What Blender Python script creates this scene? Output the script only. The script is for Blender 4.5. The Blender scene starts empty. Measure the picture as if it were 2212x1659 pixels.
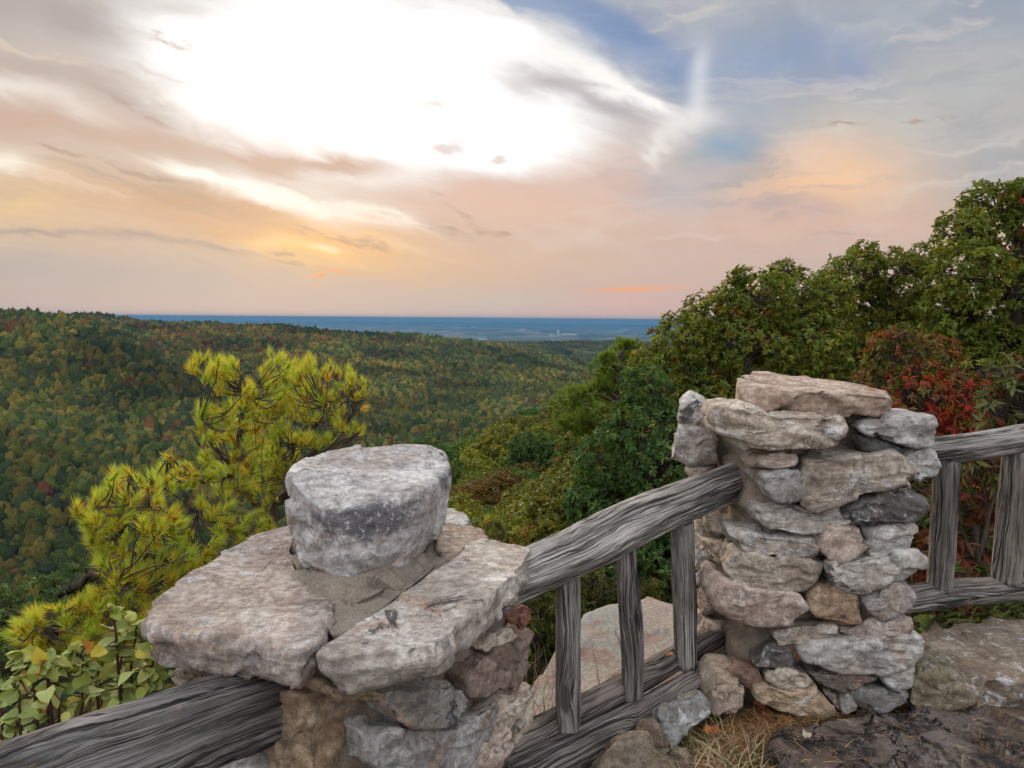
import bpy, math, random
import numpy as np
from mathutils import Vector, Matrix, noise

random.seed(7)
RNG = np.random.default_rng(11)
scene = bpy.context.scene
COL = scene.collection
V = Vector

# ------------------------------------------------------------------ camera
FX, CPX, CPY = 1548.0, 1106.0, 829.5          # the photograph measured at 2212 x 1659
PITCH, ROLL = math.radians(5.2), math.radians(0.45)
CAM = V((0, 0, 1.7))
RM = Matrix.Rotation(math.pi / 2 - PITCH, 3, 'X') @ Matrix.Rotation(ROLL, 3, 'Z')
cam_data = bpy.data.cameras.new("camera")
cam = bpy.data.objects.new("camera", cam_data)
COL.objects.link(cam)
cam.location = CAM
cam.rotation_euler = RM.to_euler()
cam_data.sensor_width = 36.0
cam_data.lens = 36.0 * FX / 2212.0
cam_data.clip_start = 0.05
cam_data.clip_end = 120000
scene.camera = cam


def ray(px, py):
    return RM @ V(((px - CPX) / FX, -(py - CPY) / FX, -1.0))


def P(px, py, d):
    return CAM + ray(px, py) * d


def onplane(px, py, p0, n):
    r = ray(px, py)
    return CAM + r * ((p0 - CAM).dot(n) / r.dot(n))


# ------------------------------------------------------------------ object helpers
def thing(name, label, cat, loc=(0, 0, 0), group=None):
    o = bpy.data.objects.new(name, None)
    COL.objects.link(o)
    o.location = loc
    o.empty_display_size = 0.1
    tag(o, label, cat, group)
    return o


def tag(o, label=None, cat=None, group=None, kind=None):
    if label: o['label'] = label
    if cat: o['category'] = cat
    if group: o['group'] = group
    if kind: o['kind'] = kind
    return o


def mesh_data(name, verts, faces, mat=None, smooth=True, uv=None, col=None):
    """verts (n,3); faces: list of index lists or an (m,k) array; uv per loop; col per vertex."""
    me = bpy.data.meshes.new(name)
    v = np.asarray(verts, dtype=np.float32)
    if isinstance(faces, np.ndarray):
        m, k = faces.shape
        me.vertices.add(len(v)); me.vertices.foreach_set('co', v.ravel())
        me.loops.add(m * k); me.loops.foreach_set('vertex_index', faces.astype(np.int32).ravel())
        me.polygons.add(m)
        me.polygons.foreach_set('loop_start', np.arange(0, m * k, k, dtype=np.int32))
        me.update(calc_edges=True)
    else:
        me.from_pydata([tuple(x) for x in v], [], faces)
        me.update()
    if smooth:
        me.polygons.foreach_set('use_smooth', np.ones(len(me.polygons), dtype=bool))
    if col is not None:
        a = me.attributes.new('col', 'FLOAT_COLOR', 'POINT')
        c = np.ones((len(v), 4), dtype=np.float32); c[:, :3] = col
        a.data.foreach_set('color', c.ravel())
    if uv is not None:
        u = me.uv_layers.new(name='grain')
        li = np.empty(len(me.loops), dtype=np.int32); me.loops.foreach_get('vertex_index', li)
        u.data.foreach_set('uv', np.asarray(uv, dtype=np.float32)[li].ravel())
    if mat: me.materials.append(mat)
    me.validate()
    return me


def obj(name, verts, faces, mat, parent=None, **kw):
    """Verts come in world coordinates; under a thing they keep their place."""
    color = kw.pop('color', None)
    me = mesh_data(name, verts, faces, mat, **kw)
    o = bpy.data.objects.new(name, me)
    COL.objects.link(o)
    if parent is not None:
        o.parent = parent
        top = parent
        off = V((0, 0, 0))
        while top is not None:
            off += top.location; top = top.parent
        o.matrix_parent_inverse = Matrix.Translation(-off)
    if color is not None: o.color = (*color, 1)
    return o


# ------------------------------------------------------------------ numpy noise
def _hash(ix, iy, iz, seed):
    h = (ix.astype(np.int64) * 374761393 + iy.astype(np.int64) * 668265263 + iz.astype(np.int64) * 2147483647 + seed * 974711) & 0xFFFFFFFF
    h = ((h ^ (h >> 13)) * 1274126177) & 0xFFFFFFFF
    h = h ^ (h >> 16)
    h = (h * 2246822519) & 0xFFFFFFFF
    return ((h ^ (h >> 15)) & 0xFFFFFF) / float(0xFFFFFF)


def vnoise(p, seed=0):
    p = np.asarray(p, dtype=np.float64)
    i = np.floor(p).astype(np.int64); f = p - i
    f = f * f * f * (f * (f * 6 - 15) + 10)
    r = 0
    for dx in (0, 1):
        for dy in (0, 1):
            for dz in (0, 1):
                w = (f[:, 0] if dx else 1 - f[:, 0]) * (f[:, 1] if dy else 1 - f[:, 1]) * (f[:, 2] if dz else 1 - f[:, 2])
                r = r + w * _hash(i[:, 0] + dx, i[:, 1] + dy, i[:, 2] + dz, seed)
    return r * 2 - 1


def fbm(p, octv=4, seed=0, gain=0.5, lac=2.03):
    p = np.asarray(p, dtype=np.float64); a, s, r = 1.0, 0.0, 0
    for k in range(octv):
        r = r + a * vnoise(p + 17.3 * k, seed + k); s += a
        a *= gain; p = p * lac
    return r / s


# ------------------------------------------------------------------ node expressions
class G:
    """A node tree and small helpers that wire it."""
    def __init__(self, nt):
        self.nt = nt; self.n = nt.nodes; self.l = nt.links

    def node(self, t, **kw):
        nd = self.n.new(t)
        for k, v in kw.items(): setattr(nd, k, v)
        return nd

    def put(self, sock, v):
        if isinstance(v, X): v = v.s
        if isinstance(v, bpy.types.NodeSocket): self.l.new(v, sock)
        elif sock.type == 'RGBA': sock.default_value = (*v, 1) if len(v) == 3 else v
        else: sock.default_value = v

    def math(self, op, a, b=None, c=None, clamp=False):
        nd = self.node('ShaderNodeMath', operation=op, use_clamp=clamp)
        for k, v in enumerate((a, b, c)):
            if v is not None: self.put(nd.inputs[k], v)
        return X(self, nd.outputs[0])

    def mix(self, f, a, b, blend='MIX', clamp=True):
        nd = self.node('ShaderNodeMix', data_type='RGBA', blend_type=blend)
        nd.clamp_factor = clamp
        self.put(nd.inputs[0], f); self.put(nd.inputs[6], a); self.put(nd.inputs[7], b)
        return X(self, nd.outputs[2])

    def comb(self, x, y, z):
        nd = self.node('ShaderNodeCombineXYZ')
        for k, v in enumerate((x, y, z)): self.put(nd.inputs[k], v)
        return X(self, nd.outputs[0])

    def sep(self, v):
        nd = self.node('ShaderNodeSeparateXYZ'); self.put(nd.inputs[0], v)
        return [X(self, o) for o in nd.outputs]

    def noise(self, vec, scale, detail=4, rough=0.55, dist=0.0, out=0, dims='3D', lac=2.0):
        nd = self.node('ShaderNodeTexNoise', noise_dimensions=dims)
        if vec is not None: self.put(nd.inputs['Vector'], vec)
        for k, v in (('Scale', scale), ('Detail', detail), ('Roughness', rough), ('Distortion', dist), ('Lacunarity', lac)):
            nd.inputs[k].default_value = v
        return X(self, nd.outputs[out])

    def voro(self, vec, scale, feature='F1', out='Distance', rand=1.0):
        nd = self.node('ShaderNodeTexVoronoi', feature=feature)
        self.put(nd.inputs['Vector'], vec); nd.inputs['Scale'].default_value = scale
        nd.inputs['Randomness'].default_value = rand
        return X(self, nd.outputs[out])

    def vmath(self, op, a, b=None):
        nd = self.node('ShaderNodeVectorMath', operation=op)
        self.put(nd.inputs[0], a)
        if b is not None: self.put(nd.inputs[3 if op == 'SCALE' else 1], b)
        return X(self, nd.outputs[1 if op in ('LENGTH', 'DOT_PRODUCT', 'DISTANCE') else 0])

    def ramp(self, f, lo, hi, a=0.0, b=1.0, smooth=True):
        nd = self.node('ShaderNodeMapRange', interpolation_type='SMOOTHSTEP' if smooth else 'LINEAR')
        for k, v in enumerate((f, lo, hi, a, b)): self.put(nd.inputs[k], v)
        return X(self, nd.outputs[0])

    def pos(self): return X(self, self.node('ShaderNodeNewGeometry').outputs['Position'])
    def normal(self): return X(self, self.node('ShaderNodeNewGeometry').outputs['Normal'])
    def ocol(self): return X(self, self.node('ShaderNodeObjectInfo').outputs['Color'])
    def orand(self): return X(self, self.node('ShaderNodeObjectInfo').outputs['Random'])
    def attr(self, name, kind='GEOMETRY', out=0):
        return X(self, self.node('ShaderNodeAttribute', attribute_name=name, attribute_type=kind).outputs[out])

    def bump(self, h, strength=0.5, dist=0.01, nrm=None):
        nd = self.node('ShaderNodeBump')
        nd.inputs['Strength'].default_value = strength; nd.inputs['Distance'].default_value = dist
        self.put(nd.inputs['Height'], h)
        if nrm is not None: self.put(nd.inputs['Normal'], nrm)
        return X(self, nd.outputs[0])


class X:
    def __init__(self, g, s): self.g, self.s = g, s
    def _m(self, op, o, r=False): return self.g.math(op, o, self) if r else self.g.math(op, self, o)
    def __add__(self, o): return self._m('ADD', o)
    def __radd__(self, o): return self._m('ADD', o)
    def __sub__(self, o): return self._m('SUBTRACT', o)
    def __rsub__(self, o): return self._m('SUBTRACT', o, True)
    def __mul__(self, o): return self._m('MULTIPLY', o)
    def __rmul__(self, o): return self._m('MULTIPLY', o)
    def __truediv__(self, o): return self._m('DIVIDE', o)
    def __rtruediv__(self, o): return self._m('DIVIDE', o, True)
    def __pow__(self, o): return self._m('POWER', o)


def material(name):
    m = bpy.data.materials.new(name); m.use_nodes = True
    g = G(m.node_tree); g.n.clear()
    out = g.node('ShaderNodeOutputMaterial')
    return m, g, out


def principled(g, out, color, rough=0.85, normal=None, spec=0.25):
    b = g.node('ShaderNodeBsdfPrincipled')
    g.put(b.inputs['Base Color'], color); g.put(b.inputs['Roughness'], rough)
    b.inputs['Specular IOR Level'].default_value = spec
    if normal is not None: g.put(b.inputs['Normal'], normal)
    g.l.new(b.outputs[0], out.inputs[0])
    return b


def lin(r, g, b):
    return tuple(((c / 255.0) / 12.92 if c <= 10 else ((c / 255.0 + 0.055) / 1.055) ** 2.4) for c in (r, g, b))
# ------------------------------------------------------------------ sky, sun
SUN_AZ, SUN_EL = math.radians(-18), math.radians(16)       # azimuth from +Y, right positive
world = bpy.data.worlds.new("World"); scene.world = world; world.use_nodes = True
g = G(world.node_tree); g.n.clear()
wout = g.node('ShaderNodeOutputWorld')
D = X(g, g.node('ShaderNodeTexCoord').outputs['Generated'])
dx, dy, dz = g.sep(D)
fy = g.math('MAXIMUM', dy, 0.12)
S0, T0 = dx / fy, dz / fy                                   # tangents right and up of the horizon, forward half
# organic warping of the cloud edges: broad billows and a finer fray, both drawn out along the drift of the clouds
def drift(u, v, rot, su, sv, zz):
    c_, s_ = math.cos(math.radians(rot)), math.sin(math.radians(rot))
    return g.comb((u * c_ + v * s_) * su, (v * c_ - u * s_) * sv, zz)


w1 = g.noise(drift(S0, T0, -18, 3.0, 6.5, 0.0), 1.0, 3, 0.5, 0.3, out=1)
wx, wy, wz = g.sep(w1)
w2 = g.noise(drift(S0, T0, -18, 12.0, 40.0, 2.0), 1.0, 4, 0.6, 0.5, out=1)
vx, vy, vz = g.sep(w2)
S = S0 + (wx - 0.5) * 0.13 + (vx - 0.5) * 0.055
T = T0 + (wy - 0.5) * 0.075 + (vy - 0.5) * 0.028
# cirrus plane: real perspective of a high flat layer
pz = g.math('MAXIMUM', dz + 0.045, 0.02)
U, Wd = dx / pz, dy / pz
ca, sa = math.cos(math.radians(-28)), math.sin(math.radians(-28))
A1 = U * ca + Wd * sa
B1 = Wd * ca - U * sa
cir = g.noise(g.comb(A1 * 2.3, B1 * 0.42, 0.0), 0.75, 5, 0.58, 0.7)
cirL = g.noise(drift(S, T, -17, 3.2, 30.0, 5.0), 1.0, 6, 0.60, 0.5)
cirR = g.noise(drift(S, T, 7, 3.6, 26.0, 9.0), 1.0, 6, 0.60, 0.6)
puffy = g.noise(g.comb(S0 * 6.0, T0 * 8.0, 7.7), 1.3, 6, 0.62, 0.8)


def tanpt(px, py):
    r = ray(px, py)
    return r.x / r.y, r.z / r.y


def quad(a, b):
    return g.comb(a * a, a * b, b * b), g.comb(a, b, 1.0)


QW, QN = quad(S, T), quad(S0, T0)


def _ell(s0, t0, ra, rb, cs, sn, q):
    ia, ib = 1.0 / (ra * ra), 1.0 / (rb * rb)
    A = cs * cs * ia + sn * sn * ib; B = 2 * cs * sn * (ia - ib); C = sn * sn * ia + cs * cs * ib
    lin_ = (2 * A * s0 + B * t0, 2 * C * t0 + B * s0, -(A * s0 * s0 + B * s0 * t0 + C * t0 * t0))
    return g.math('EXPONENT', g.vmath('DOT_PRODUCT', q[0], (-A, -B, -C)) + g.vmath('DOT_PRODUCT', q[1], lin_))


def blob(px, py, rx, ry, rot=0.0, warp=1.0):
    """Soft elliptical mask on the sky: centre and radii measured on the photograph, as directions."""
    s0, t0 = tanpt(px, py)
    return _ell(s0, t0, rx / FX, ry / FX, math.cos(math.radians(rot)), math.sin(math.radians(rot)), QW if warp else QN)


def stroke(rows, warp=1):
    """A cloud band along a line of sky directions: rows of (px, py, half width); a chain of soft ellipses."""
    tot = None
    for (x0, y0, w0), (x1, y1, w1_) in zip(rows[:-1], rows[1:]):
        s0, t0 = tanpt(x0, y0); s1, t1 = tanpt(x1, y1)
        L_ = math.hypot(s1 - s0, t1 - t0); w = (w0 + w1_) / 2 / FX
        e = _ell((s0 + s1) / 2, (t0 + t1) / 2, L_ * 0.5 + w * 0.6, w * 1.15, (s1 - s0) / L_, (t1 - t0) / L_, QW if warp else QN)
        tot = e if tot is None else tot + e
    return tot


# clear-sky base by elevation (grey pink at the horizon, grey blue above)
el = g.math('ARCTAN2', dz, g.math('SQRT', dx * dx + dy * dy))
c = g.mix(g.ramp(el, 0.0, 0.10), lin(196, 176, 174), lin(206, 182, 168))
c = g.mix(g.ramp(el, 0.08, 0.36), c, lin(184, 182, 182))
c = g.mix(g.ramp(el, 0.42, 0.95), c, (1.85, 1.90, 2.02))  # zenith out of view, brightness raised to fill the foreground
right = g.ramp(S0, -0.05, 0.40)
c = g.mix(right * g.ramp(el, 0.20, 0.36), c, lin(150, 162, 180))
LEFTC = [  # broad tones: px, py, rx, ry, rot, colour, strength
    (120, 420, 620, 130, -8, lin(226, 190, 150), 0.95),
    (60, 180, 520, 170, -14, lin(212, 194, 180), 0.85),
    (120, 600, 700, 62, 0, lin(186, 174, 170), 0.95),
    (760, 655, 520, 40, 0, lin(194, 178, 173), 0.8),
    (420, 455, 330, 52, -5, lin(216, 168, 128), 0.9),
    (900, 560, 330, 45, 0, lin(222, 184, 148), 0.8),
    (1180, 470, 330, 75, 0, lin(230, 190, 166), 0.85),
    (1270, 350, 170, 75, 0, lin(232, 202, 186), 0.8),
    (1420, 560, 330, 60, 0, lin(216, 186, 170), 0.7),
    (1900, 250, 330, 80, 4, lin(208, 200, 188), 0.85),
    (2120, 170, 230, 120, 0, lin(186, 188, 188), 0.7),
    (1800, 385, 210, 62, 3, lin(254, 206, 162), 1.0),
    (1740, 330, 120, 40, 3, lin(246, 208, 178), 0.7),
    (1750, 480, 420, 55, 0, lin(226, 186, 166), 0.85),
    (2170, 340, 130, 90, 0, lin(170, 174, 178), 0.75),
    (1950, 560, 420, 70, 0, lin(210, 184, 174), 0.6),
    (1350, 655, 230, 34, 0, lin(222, 180, 174), 0.8),
    (1100, 640, 160, 22, 0, lin(196, 190, 180), 0.6),
    (1450, 415, 95, 55, 0, lin(186, 182, 190), 0.75),
    (1560, 318, 88, 40, 0, lin(122, 160, 190), 0.95),
    (1330, 80, 190, 70, -22, lin(112, 142, 188), 1.0),
    (1460, 150, 110, 60, -25, lin(112, 142, 188), 0.95),
    (1640, 120, 110, 70, 0, lin(146, 166, 198), 0.8),
    (1820, 110, 110, 60, -25, lin(142, 160, 196), 0.7),
    (1600, 240, 120, 60, 0, lin(170, 180, 192), 0.7),
    (1750, 15, 300, 40, 0, lin(172, 176, 184), 0.8),
]
for px, py, rx, ry, rot, colr, st in LEFTC:
    c = g.mix(blob(px, py, rx, ry, rot) * st, c, colr)
# drawn-out grain of the high layer
left = 1.0 - g.ramp(S0, -0.20, 0.20)
hi_ = g.ramp(el, 0.045, 0.13)
c = g.mix(g.ramp(cirL, 0.52, 0.72) * left * hi_ * 0.70, c, lin(250, 226, 198))
c = g.mix(g.ramp(cirL, 0.48, 0.30) * left * hi_ * 0.65, c, lin(186, 164, 150))
c = g.mix(g.ramp(cirR, 0.52, 0.72) * (1.0 - left) * hi_ * 0.42, c, lin(236, 222, 210))
c = g.mix(g.ramp(cirR, 0.48, 0.30) * (1.0 - left) * hi_ * 0.45, c, lin(160, 160, 170))
c = g.mix(g.ramp(cir, 0.36, 0.66) * 0.16 * g.ramp(el, 0.03, 0.16), c, (0.80, 0.76, 0.72))
c = g.mix(g.ramp(puffy, 0.45, 0.72) * 0.25 * g.ramp(el, 0.2, 0.33), c, lin(206, 208, 214))
# the bright veil in front of the sun
glow = blob(700, 120, 360, 190, -6) * 1.15 + blob(1000, 170, 270, 170, 4) + blob(620, 250, 210, 80, -14) * 0.55 + blob(960, 330, 280, 62, 3) * 0.85 + blob(420, 100, 170, 90, -20) * 0.55 + blob(1190, 250, 130, 70, -20) * 0.5
tex = cirL * 0.55 + puffy * 0.45
gl = g.ramp(glow * (0.15 + tex * 1.65), 0.08, 1.12, 0, 1)
c = g.mix(gl, c, (1.12, 1.10, 1.08))
c = g.mix(g.ramp(blob(1290, 40, 170, 60, -24) + blob(1130, 10, 70, 40, -30) * 0.8, 0.25, 0.9) * 0.75, c, lin(122, 148, 188))
# grey ribbons and white gaps on the left
for rows, colr, st in [
    ([(-200, -20, 60), (120, 25, 46), (270, 75, 18)], lin(184, 172, 166), 0.9),
    ([(300, 20, 26), (440, 30, 12)], lin(206, 196, 190), 0.6),
    ([(-100, 120, 30), (180, 165, 26), (370, 240, 14)], lin(192, 174, 164), 0.85),
    ([(-100, 175, 24), (120, 215, 22), (320, 292, 8)], (1.02, 0.97, 0.90), 0.8),
    ([(-150, 235, 44), (200, 275, 40), (480, 325, 26), (680, 362, 20), (840, 380, 12)], lin(210, 178, 160), 0.95),
    ([(-60, 352, 26), (80, 356, 16)], (1.02, 0.92, 0.78), 0.85),
    ([(360, 352, 10), (500, 388, 20), (640, 428, 30), (790, 462, 26), (900, 486, 8)], (1.08, 1.02, 0.92), 1.0),
    ([(300, 420, 14), (480, 440, 20), (680, 466, 9)], lin(206, 164, 128), 0.7),
    ([(-60, 435, 34), (120, 450, 16)], lin(240, 204, 146), 0.6),
    ([(560, 500, 40), (860, 530, 46)], lin(250, 190, 118), 0.8),
    ([(540, 522, 12), (740, 524, 18)], lin(255, 216, 150), 0.75),
    ([(600, 555, 14), (800, 560, 14)], lin(248, 200, 140), 0.5),
    ([(650, 540, 10), (750, 545, 10)], lin(255, 212, 124), 0.75),
    ([(690, 536, 8), (740, 538, 9)], (1.05, 0.88, 0.58), 0.8),
    ([(850, 440, 30), (1100, 440, 46), (1330, 420, 36)], lin(230, 192, 172), 0.7),
    ([(-40, 500, 6), (200, 508, 8), (400, 525, 9), (545, 544, 5)], lin(176, 158, 152), 0.75),
]:
    c = g.mix(g.math('MULTIPLY', stroke(rows) * (0.45 + cirL * 1.1), st, clamp=True), c, colr)
# the diagonal bright edge of the blue gap, its grey underside, the knot and the upright wisp
for rows, colr, st, wp in [
    ([(1120, 165, 18), (1250, 195, 28), (1410, 252, 16)], lin(184, 174, 174), 0.75, 1),
    ([(1120, 105, 10), (1240, 150, 17), (1340, 195, 20), (1440, 248, 12)], (1.06, 1.02, 0.98), 0.95, 1),
    ([(1398, 360, 8), (1408, 305, 18), (1445, 265, 30), (1535, 248, 22)], (1.0, 0.95, 0.90), 0.5, 1),
    ([(1520, 105, 13), (1508, 165, 22), (1510, 215, 18), (1500, 262, 20)], (0.94, 0.93, 0.93), 0.42, 0),
]:
    c = g.mix(g.math('MULTIPLY', stroke(rows, wp) * (0.5 + puffy * 1.0), st, clamp=True), c, colr)
# dark ragged scud, small puffs, embers near the horizon
sc = g.noise(drift(S0, T0, -14, 22.0, 75.0, 1.0), 1.0, 5, 0.68, 0.5)
scud = stroke([(640, 478, 9), (800, 515, 10), (850, 530, 4)]) + stroke([(845, 474, 6), (960, 497, 9), (1030, 500, 5)])
for rows in ([(925, 428, 5), (1000, 476, 9)], [(1050, 503, 9), (1110, 508, 7)], [(330, 78, 7), (415, 104, 9)], [(270, 205, 6), (390, 262, 9)], [(90, 318, 4), (210, 355, 6), (420, 400, 5)], [(600, 542, 4), (660, 548, 5)], [(590, 560, 4), (700, 577, 5)],
             [(1740, 272, 3), (1870, 266, 4)], [(1930, 250, 3), (2090, 236, 3)]):
    scud = scud + stroke(rows)
c = g.mix(g.ramp(scud, 0.05, 0.9) * g.ramp(sc, 0.40, 0.60) * 0.60, c, lin(176, 148, 132))
puff = blob(966, 322, 34, 18, 0) + blob(1078, 337, 24, 10, 20) + blob(925, 228, 30, 14, 0) * 0.6
c = g.mix(g.ramp(puff, 0.1, 0.9) * 0.6, c, lin(214, 188, 178))
ember = blob(1370, 624, 90, 5, 2, 0) * 0.7 + stroke([(672, 598, 2), (700, 592, 3), (690, 600, 2)], 0) * 0.9 + stroke([(700, 580, 2), (760, 592, 3)], 0) * 0.8 + blob(682, 616, 9, 2, 0, 0) * 0.8
c = g.mix(ember, c, lin(255, 164, 100))
c = g.mix(g.ramp(T0, 0.0, 0.03, 0.5, 0.0), c, lin(204, 182, 180))
# behind the viewer: unseen even overcast, brightened as fill light for the foreground
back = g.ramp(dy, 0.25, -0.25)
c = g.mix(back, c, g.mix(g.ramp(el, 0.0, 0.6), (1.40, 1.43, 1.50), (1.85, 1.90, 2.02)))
sky_tex = g.node('ShaderNodeTexSky', sky_type='NISHITA', sun_disc=False, sun_elevation=SUN_EL, sun_rotation=SUN_AZ)
sky_tex.altitude = 700; sky_tex.dust_density = 2.0
bg1 = g.node('ShaderNodeBackground'); g.put(bg1.inputs[0], X(g, sky_tex.outputs[0])); bg1.inputs[1].default_value = 0.05
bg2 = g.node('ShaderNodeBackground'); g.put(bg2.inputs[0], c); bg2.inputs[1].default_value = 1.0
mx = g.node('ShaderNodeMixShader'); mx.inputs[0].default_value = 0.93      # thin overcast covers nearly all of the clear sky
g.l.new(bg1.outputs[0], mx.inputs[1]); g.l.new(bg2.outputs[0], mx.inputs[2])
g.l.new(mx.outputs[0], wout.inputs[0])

sun_d = bpy.data.lights.new("sun", 'SUN')
sun_d.energy = 3.0; sun_d.angle = math.radians(12); sun_d.color = (1.0, 0.86, 0.68)
sun = bpy.data.objects.new("sun", sun_d); COL.objects.link(sun)
sd = V((math.sin(SUN_AZ) * math.cos(SUN_EL), math.cos(SUN_AZ) * math.cos(SUN_EL), math.sin(SUN_EL)))
sun.rotation_euler = sd.to_track_quat('Z', 'Y').to_euler()
sun.location = (0, 0, 30)

vs = scene.view_settings
vs.view_transform = 'Standard'; vs.look = 'None'; vs.exposure = 0.0; vs.gamma = 1.0; vs.use_curve_mapping = False
cy = scene.cycles
cy.use_denoising = True
cy.use_adaptive_sampling = True; cy.adaptive_threshold = 0.02; cy.adaptive_min_samples = 16
cy.max_bounces = 4; cy.diffuse_bounces = 2; cy.glossy_bounces = 2; cy.transmission_bounces = 3
cy.volume_bounces = 0; cy.transparent_max_bounces = 4
cy.caustics_reflective = False; cy.caustics_refractive = False
# ------------------------------------------------------------------ terrain
def zat(px, py, r, up=0.0):
    """Height (world) of the direction of a pixel at ground distance r, less the height of what grows there."""
    q = ray(px, py)
    return CAM.z + q.z / math.hypot(q.x, q.y) * r - up


def azof(px):
    return math.degrees(math.atan((px - CPX) / FX))


FT = 6.0        # forest canopy height
KEYS = {        # pixel column: local ground (r, z), then far slopes (r, pixel row of the canopy)
    -260: ([(0.3, 0.1), (2.4, 0.0), (5, -4), (40, -44), (150, -108), (340, -205)],
           [(490, 1260), (800, 880), (1180, 679), (1450, None, -75), (1600, None, -60), (1900, 690)]),
    0: ([(0.3, 0.1), (2.4, 0.0), (5, -4), (40, -44), (150, -108), (340, -205)],
        [(490, 1260), (800, 860), (1180, 678), (1450, None, -70), (1600, None, -50), (1900, 680)]),
    200: ([(0.3, 0.1), (2.4, 0.0), (5, -4), (40, -44), (150, -106), (340, -200)],
          [(480, 1250), (740, 905), (1050, 694), (1280, None, -85), (1480, 712), (1800, 685)]),
    330: ([(0.3, 0.1), (2.4, 0.0), (5, -4), (40, -42), (150, -100), (340, -190)],
          [(470, 1240), (660, 960), (930, 765), (1120, None, -120), (1400, 738), (1750, 693)]),
    430: ([(0.3, 0.1), (2.4, 0.0), (5, -4), (40, -42), (150, -98), (340, -190)],
          [(460, 1230), (600, 1010), (840, 842), (1000, None, -150), (1380, 752), (1720, 695)]),
    600: ([(0.3, 0.1), (2.4, 0.0), (5, -4), (40, -38), (150, -90), (340, -190)],
          [(500, 1160), (620, 1050), (780, 940), (920, 885), (1320, 780), (1720, 702)]),
    800: ([(0.3, 0.1), (2.4, 0.0), (5, -3), (40, -24), (120, -48), (340, -180)],
          [(580, 1040), (700, 965), (800, 930), (930, 890), (1300, 798), (1720, 719)]),
    950: ([(0.3, 0.1), (2.6, -0.1), (5, -2.4), (40, -15), (140, -32), (360, -160)],
          [(650, 1000), (760, 952), (860, 915), (980, 880), (1330, 800), (1720, 728)]),
    1050: ([(0.3, 0.1), (2.4, -0.15), (4.2, -2.2), (40, -13), (150, -31), (380, -160)],
           [(680, 985), (800, 935), (900, 897), (1020, 866), (1370, 800), (1750, 741)]),
    1214: ([(0.3, 0.1), (2.5, -0.12), (4.2, -2.0), (40, -12), (180, -28.5), (420, -170)],
           [(800, 910), (900, 880), (1000, 853), (1160, 830), (1480, 797), (1880, 772)]),
    1310: ([(0.3, 0.15), (2.7, 0.0), (4.6, -1.9), (40, -10), (180, -24), (420, -170)],
           [(900, 862), (1000, 842), (1150, 830), (1350, 818), (1700, 807), (2050, 801)]),
    1450: ([(0.3, 0.18), (2.85, 0.14), (5.0, -1.6), (40, -8), (180, -16), (420, -160)],
           [(900, 850), (1050, 840), (1250, 832), (1500, 825), (1900, 818), (2250, 812)]),
    1800: ([(0.3, 0.2), (3.15, 0.2), (4.4, -1.1), (40, -4), (180, -8), (420, -120)],
           [(900, 850), (1050, 840), (1250, 832), (1500, 825), (1900, 818), (2250, 812)]),
    2500: ([(0.3, 0.2), (3.3, 0.22), (4.6, -1.0), (40, -2), (180, -4), (420, -80)],
           [(900, 850), (1050, 840), (1250, 832), (1500, 825), (1900, 818), (2250, 812)]),
}
kaz, kr, kz = [], [], []
for px, (loc, far) in KEYS.items():
    rr = [a for a, b in loc]; zz = [b for a, b in loc]
    for f in far:
        rr.append(f[0])
        zz.append(f[2] if f[1] is None else zat(px, f[1], f[0], FT))
    crest = zz[-1]
    pxc = min(max(px, 0), 2212)
    rr += [2700, 3300, 4200, 6500, 30000, 46000]
    z3 = zat(pxc, 737 if 1000 <= px else 750, 3300, FT)
    zz += [min(zat(pxc, 760, 2700), crest - 40), z3, z3 - 120, -330, -330, -330]
    kaz.append(azof(px)); kr.append(rr); kz.append(zz)
# behind the viewer: the plateau
for a in (100, 180):
    kaz.append(a); kr.append(kr[-1]); kz.append([0.2, 0.3, 0.4, 2, 4, 5] + [6] * 6 + [0, -50, -120, -330, -330, -330])
kaz.insert(0, -100); kr.insert(0, kr[1]); kz.insert(0, [0.1, 0.1, 0.0, -8, -30, -60] + [-60] * 6 + [-60, -80, -120, -330, -330, -330])
kaz.insert(0, -180); kr.insert(0, kr[-1]); kz.insert(0, kz[-1])
kaz, kr, kz = np.array(kaz), np.array(kr), np.array(kz)


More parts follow.
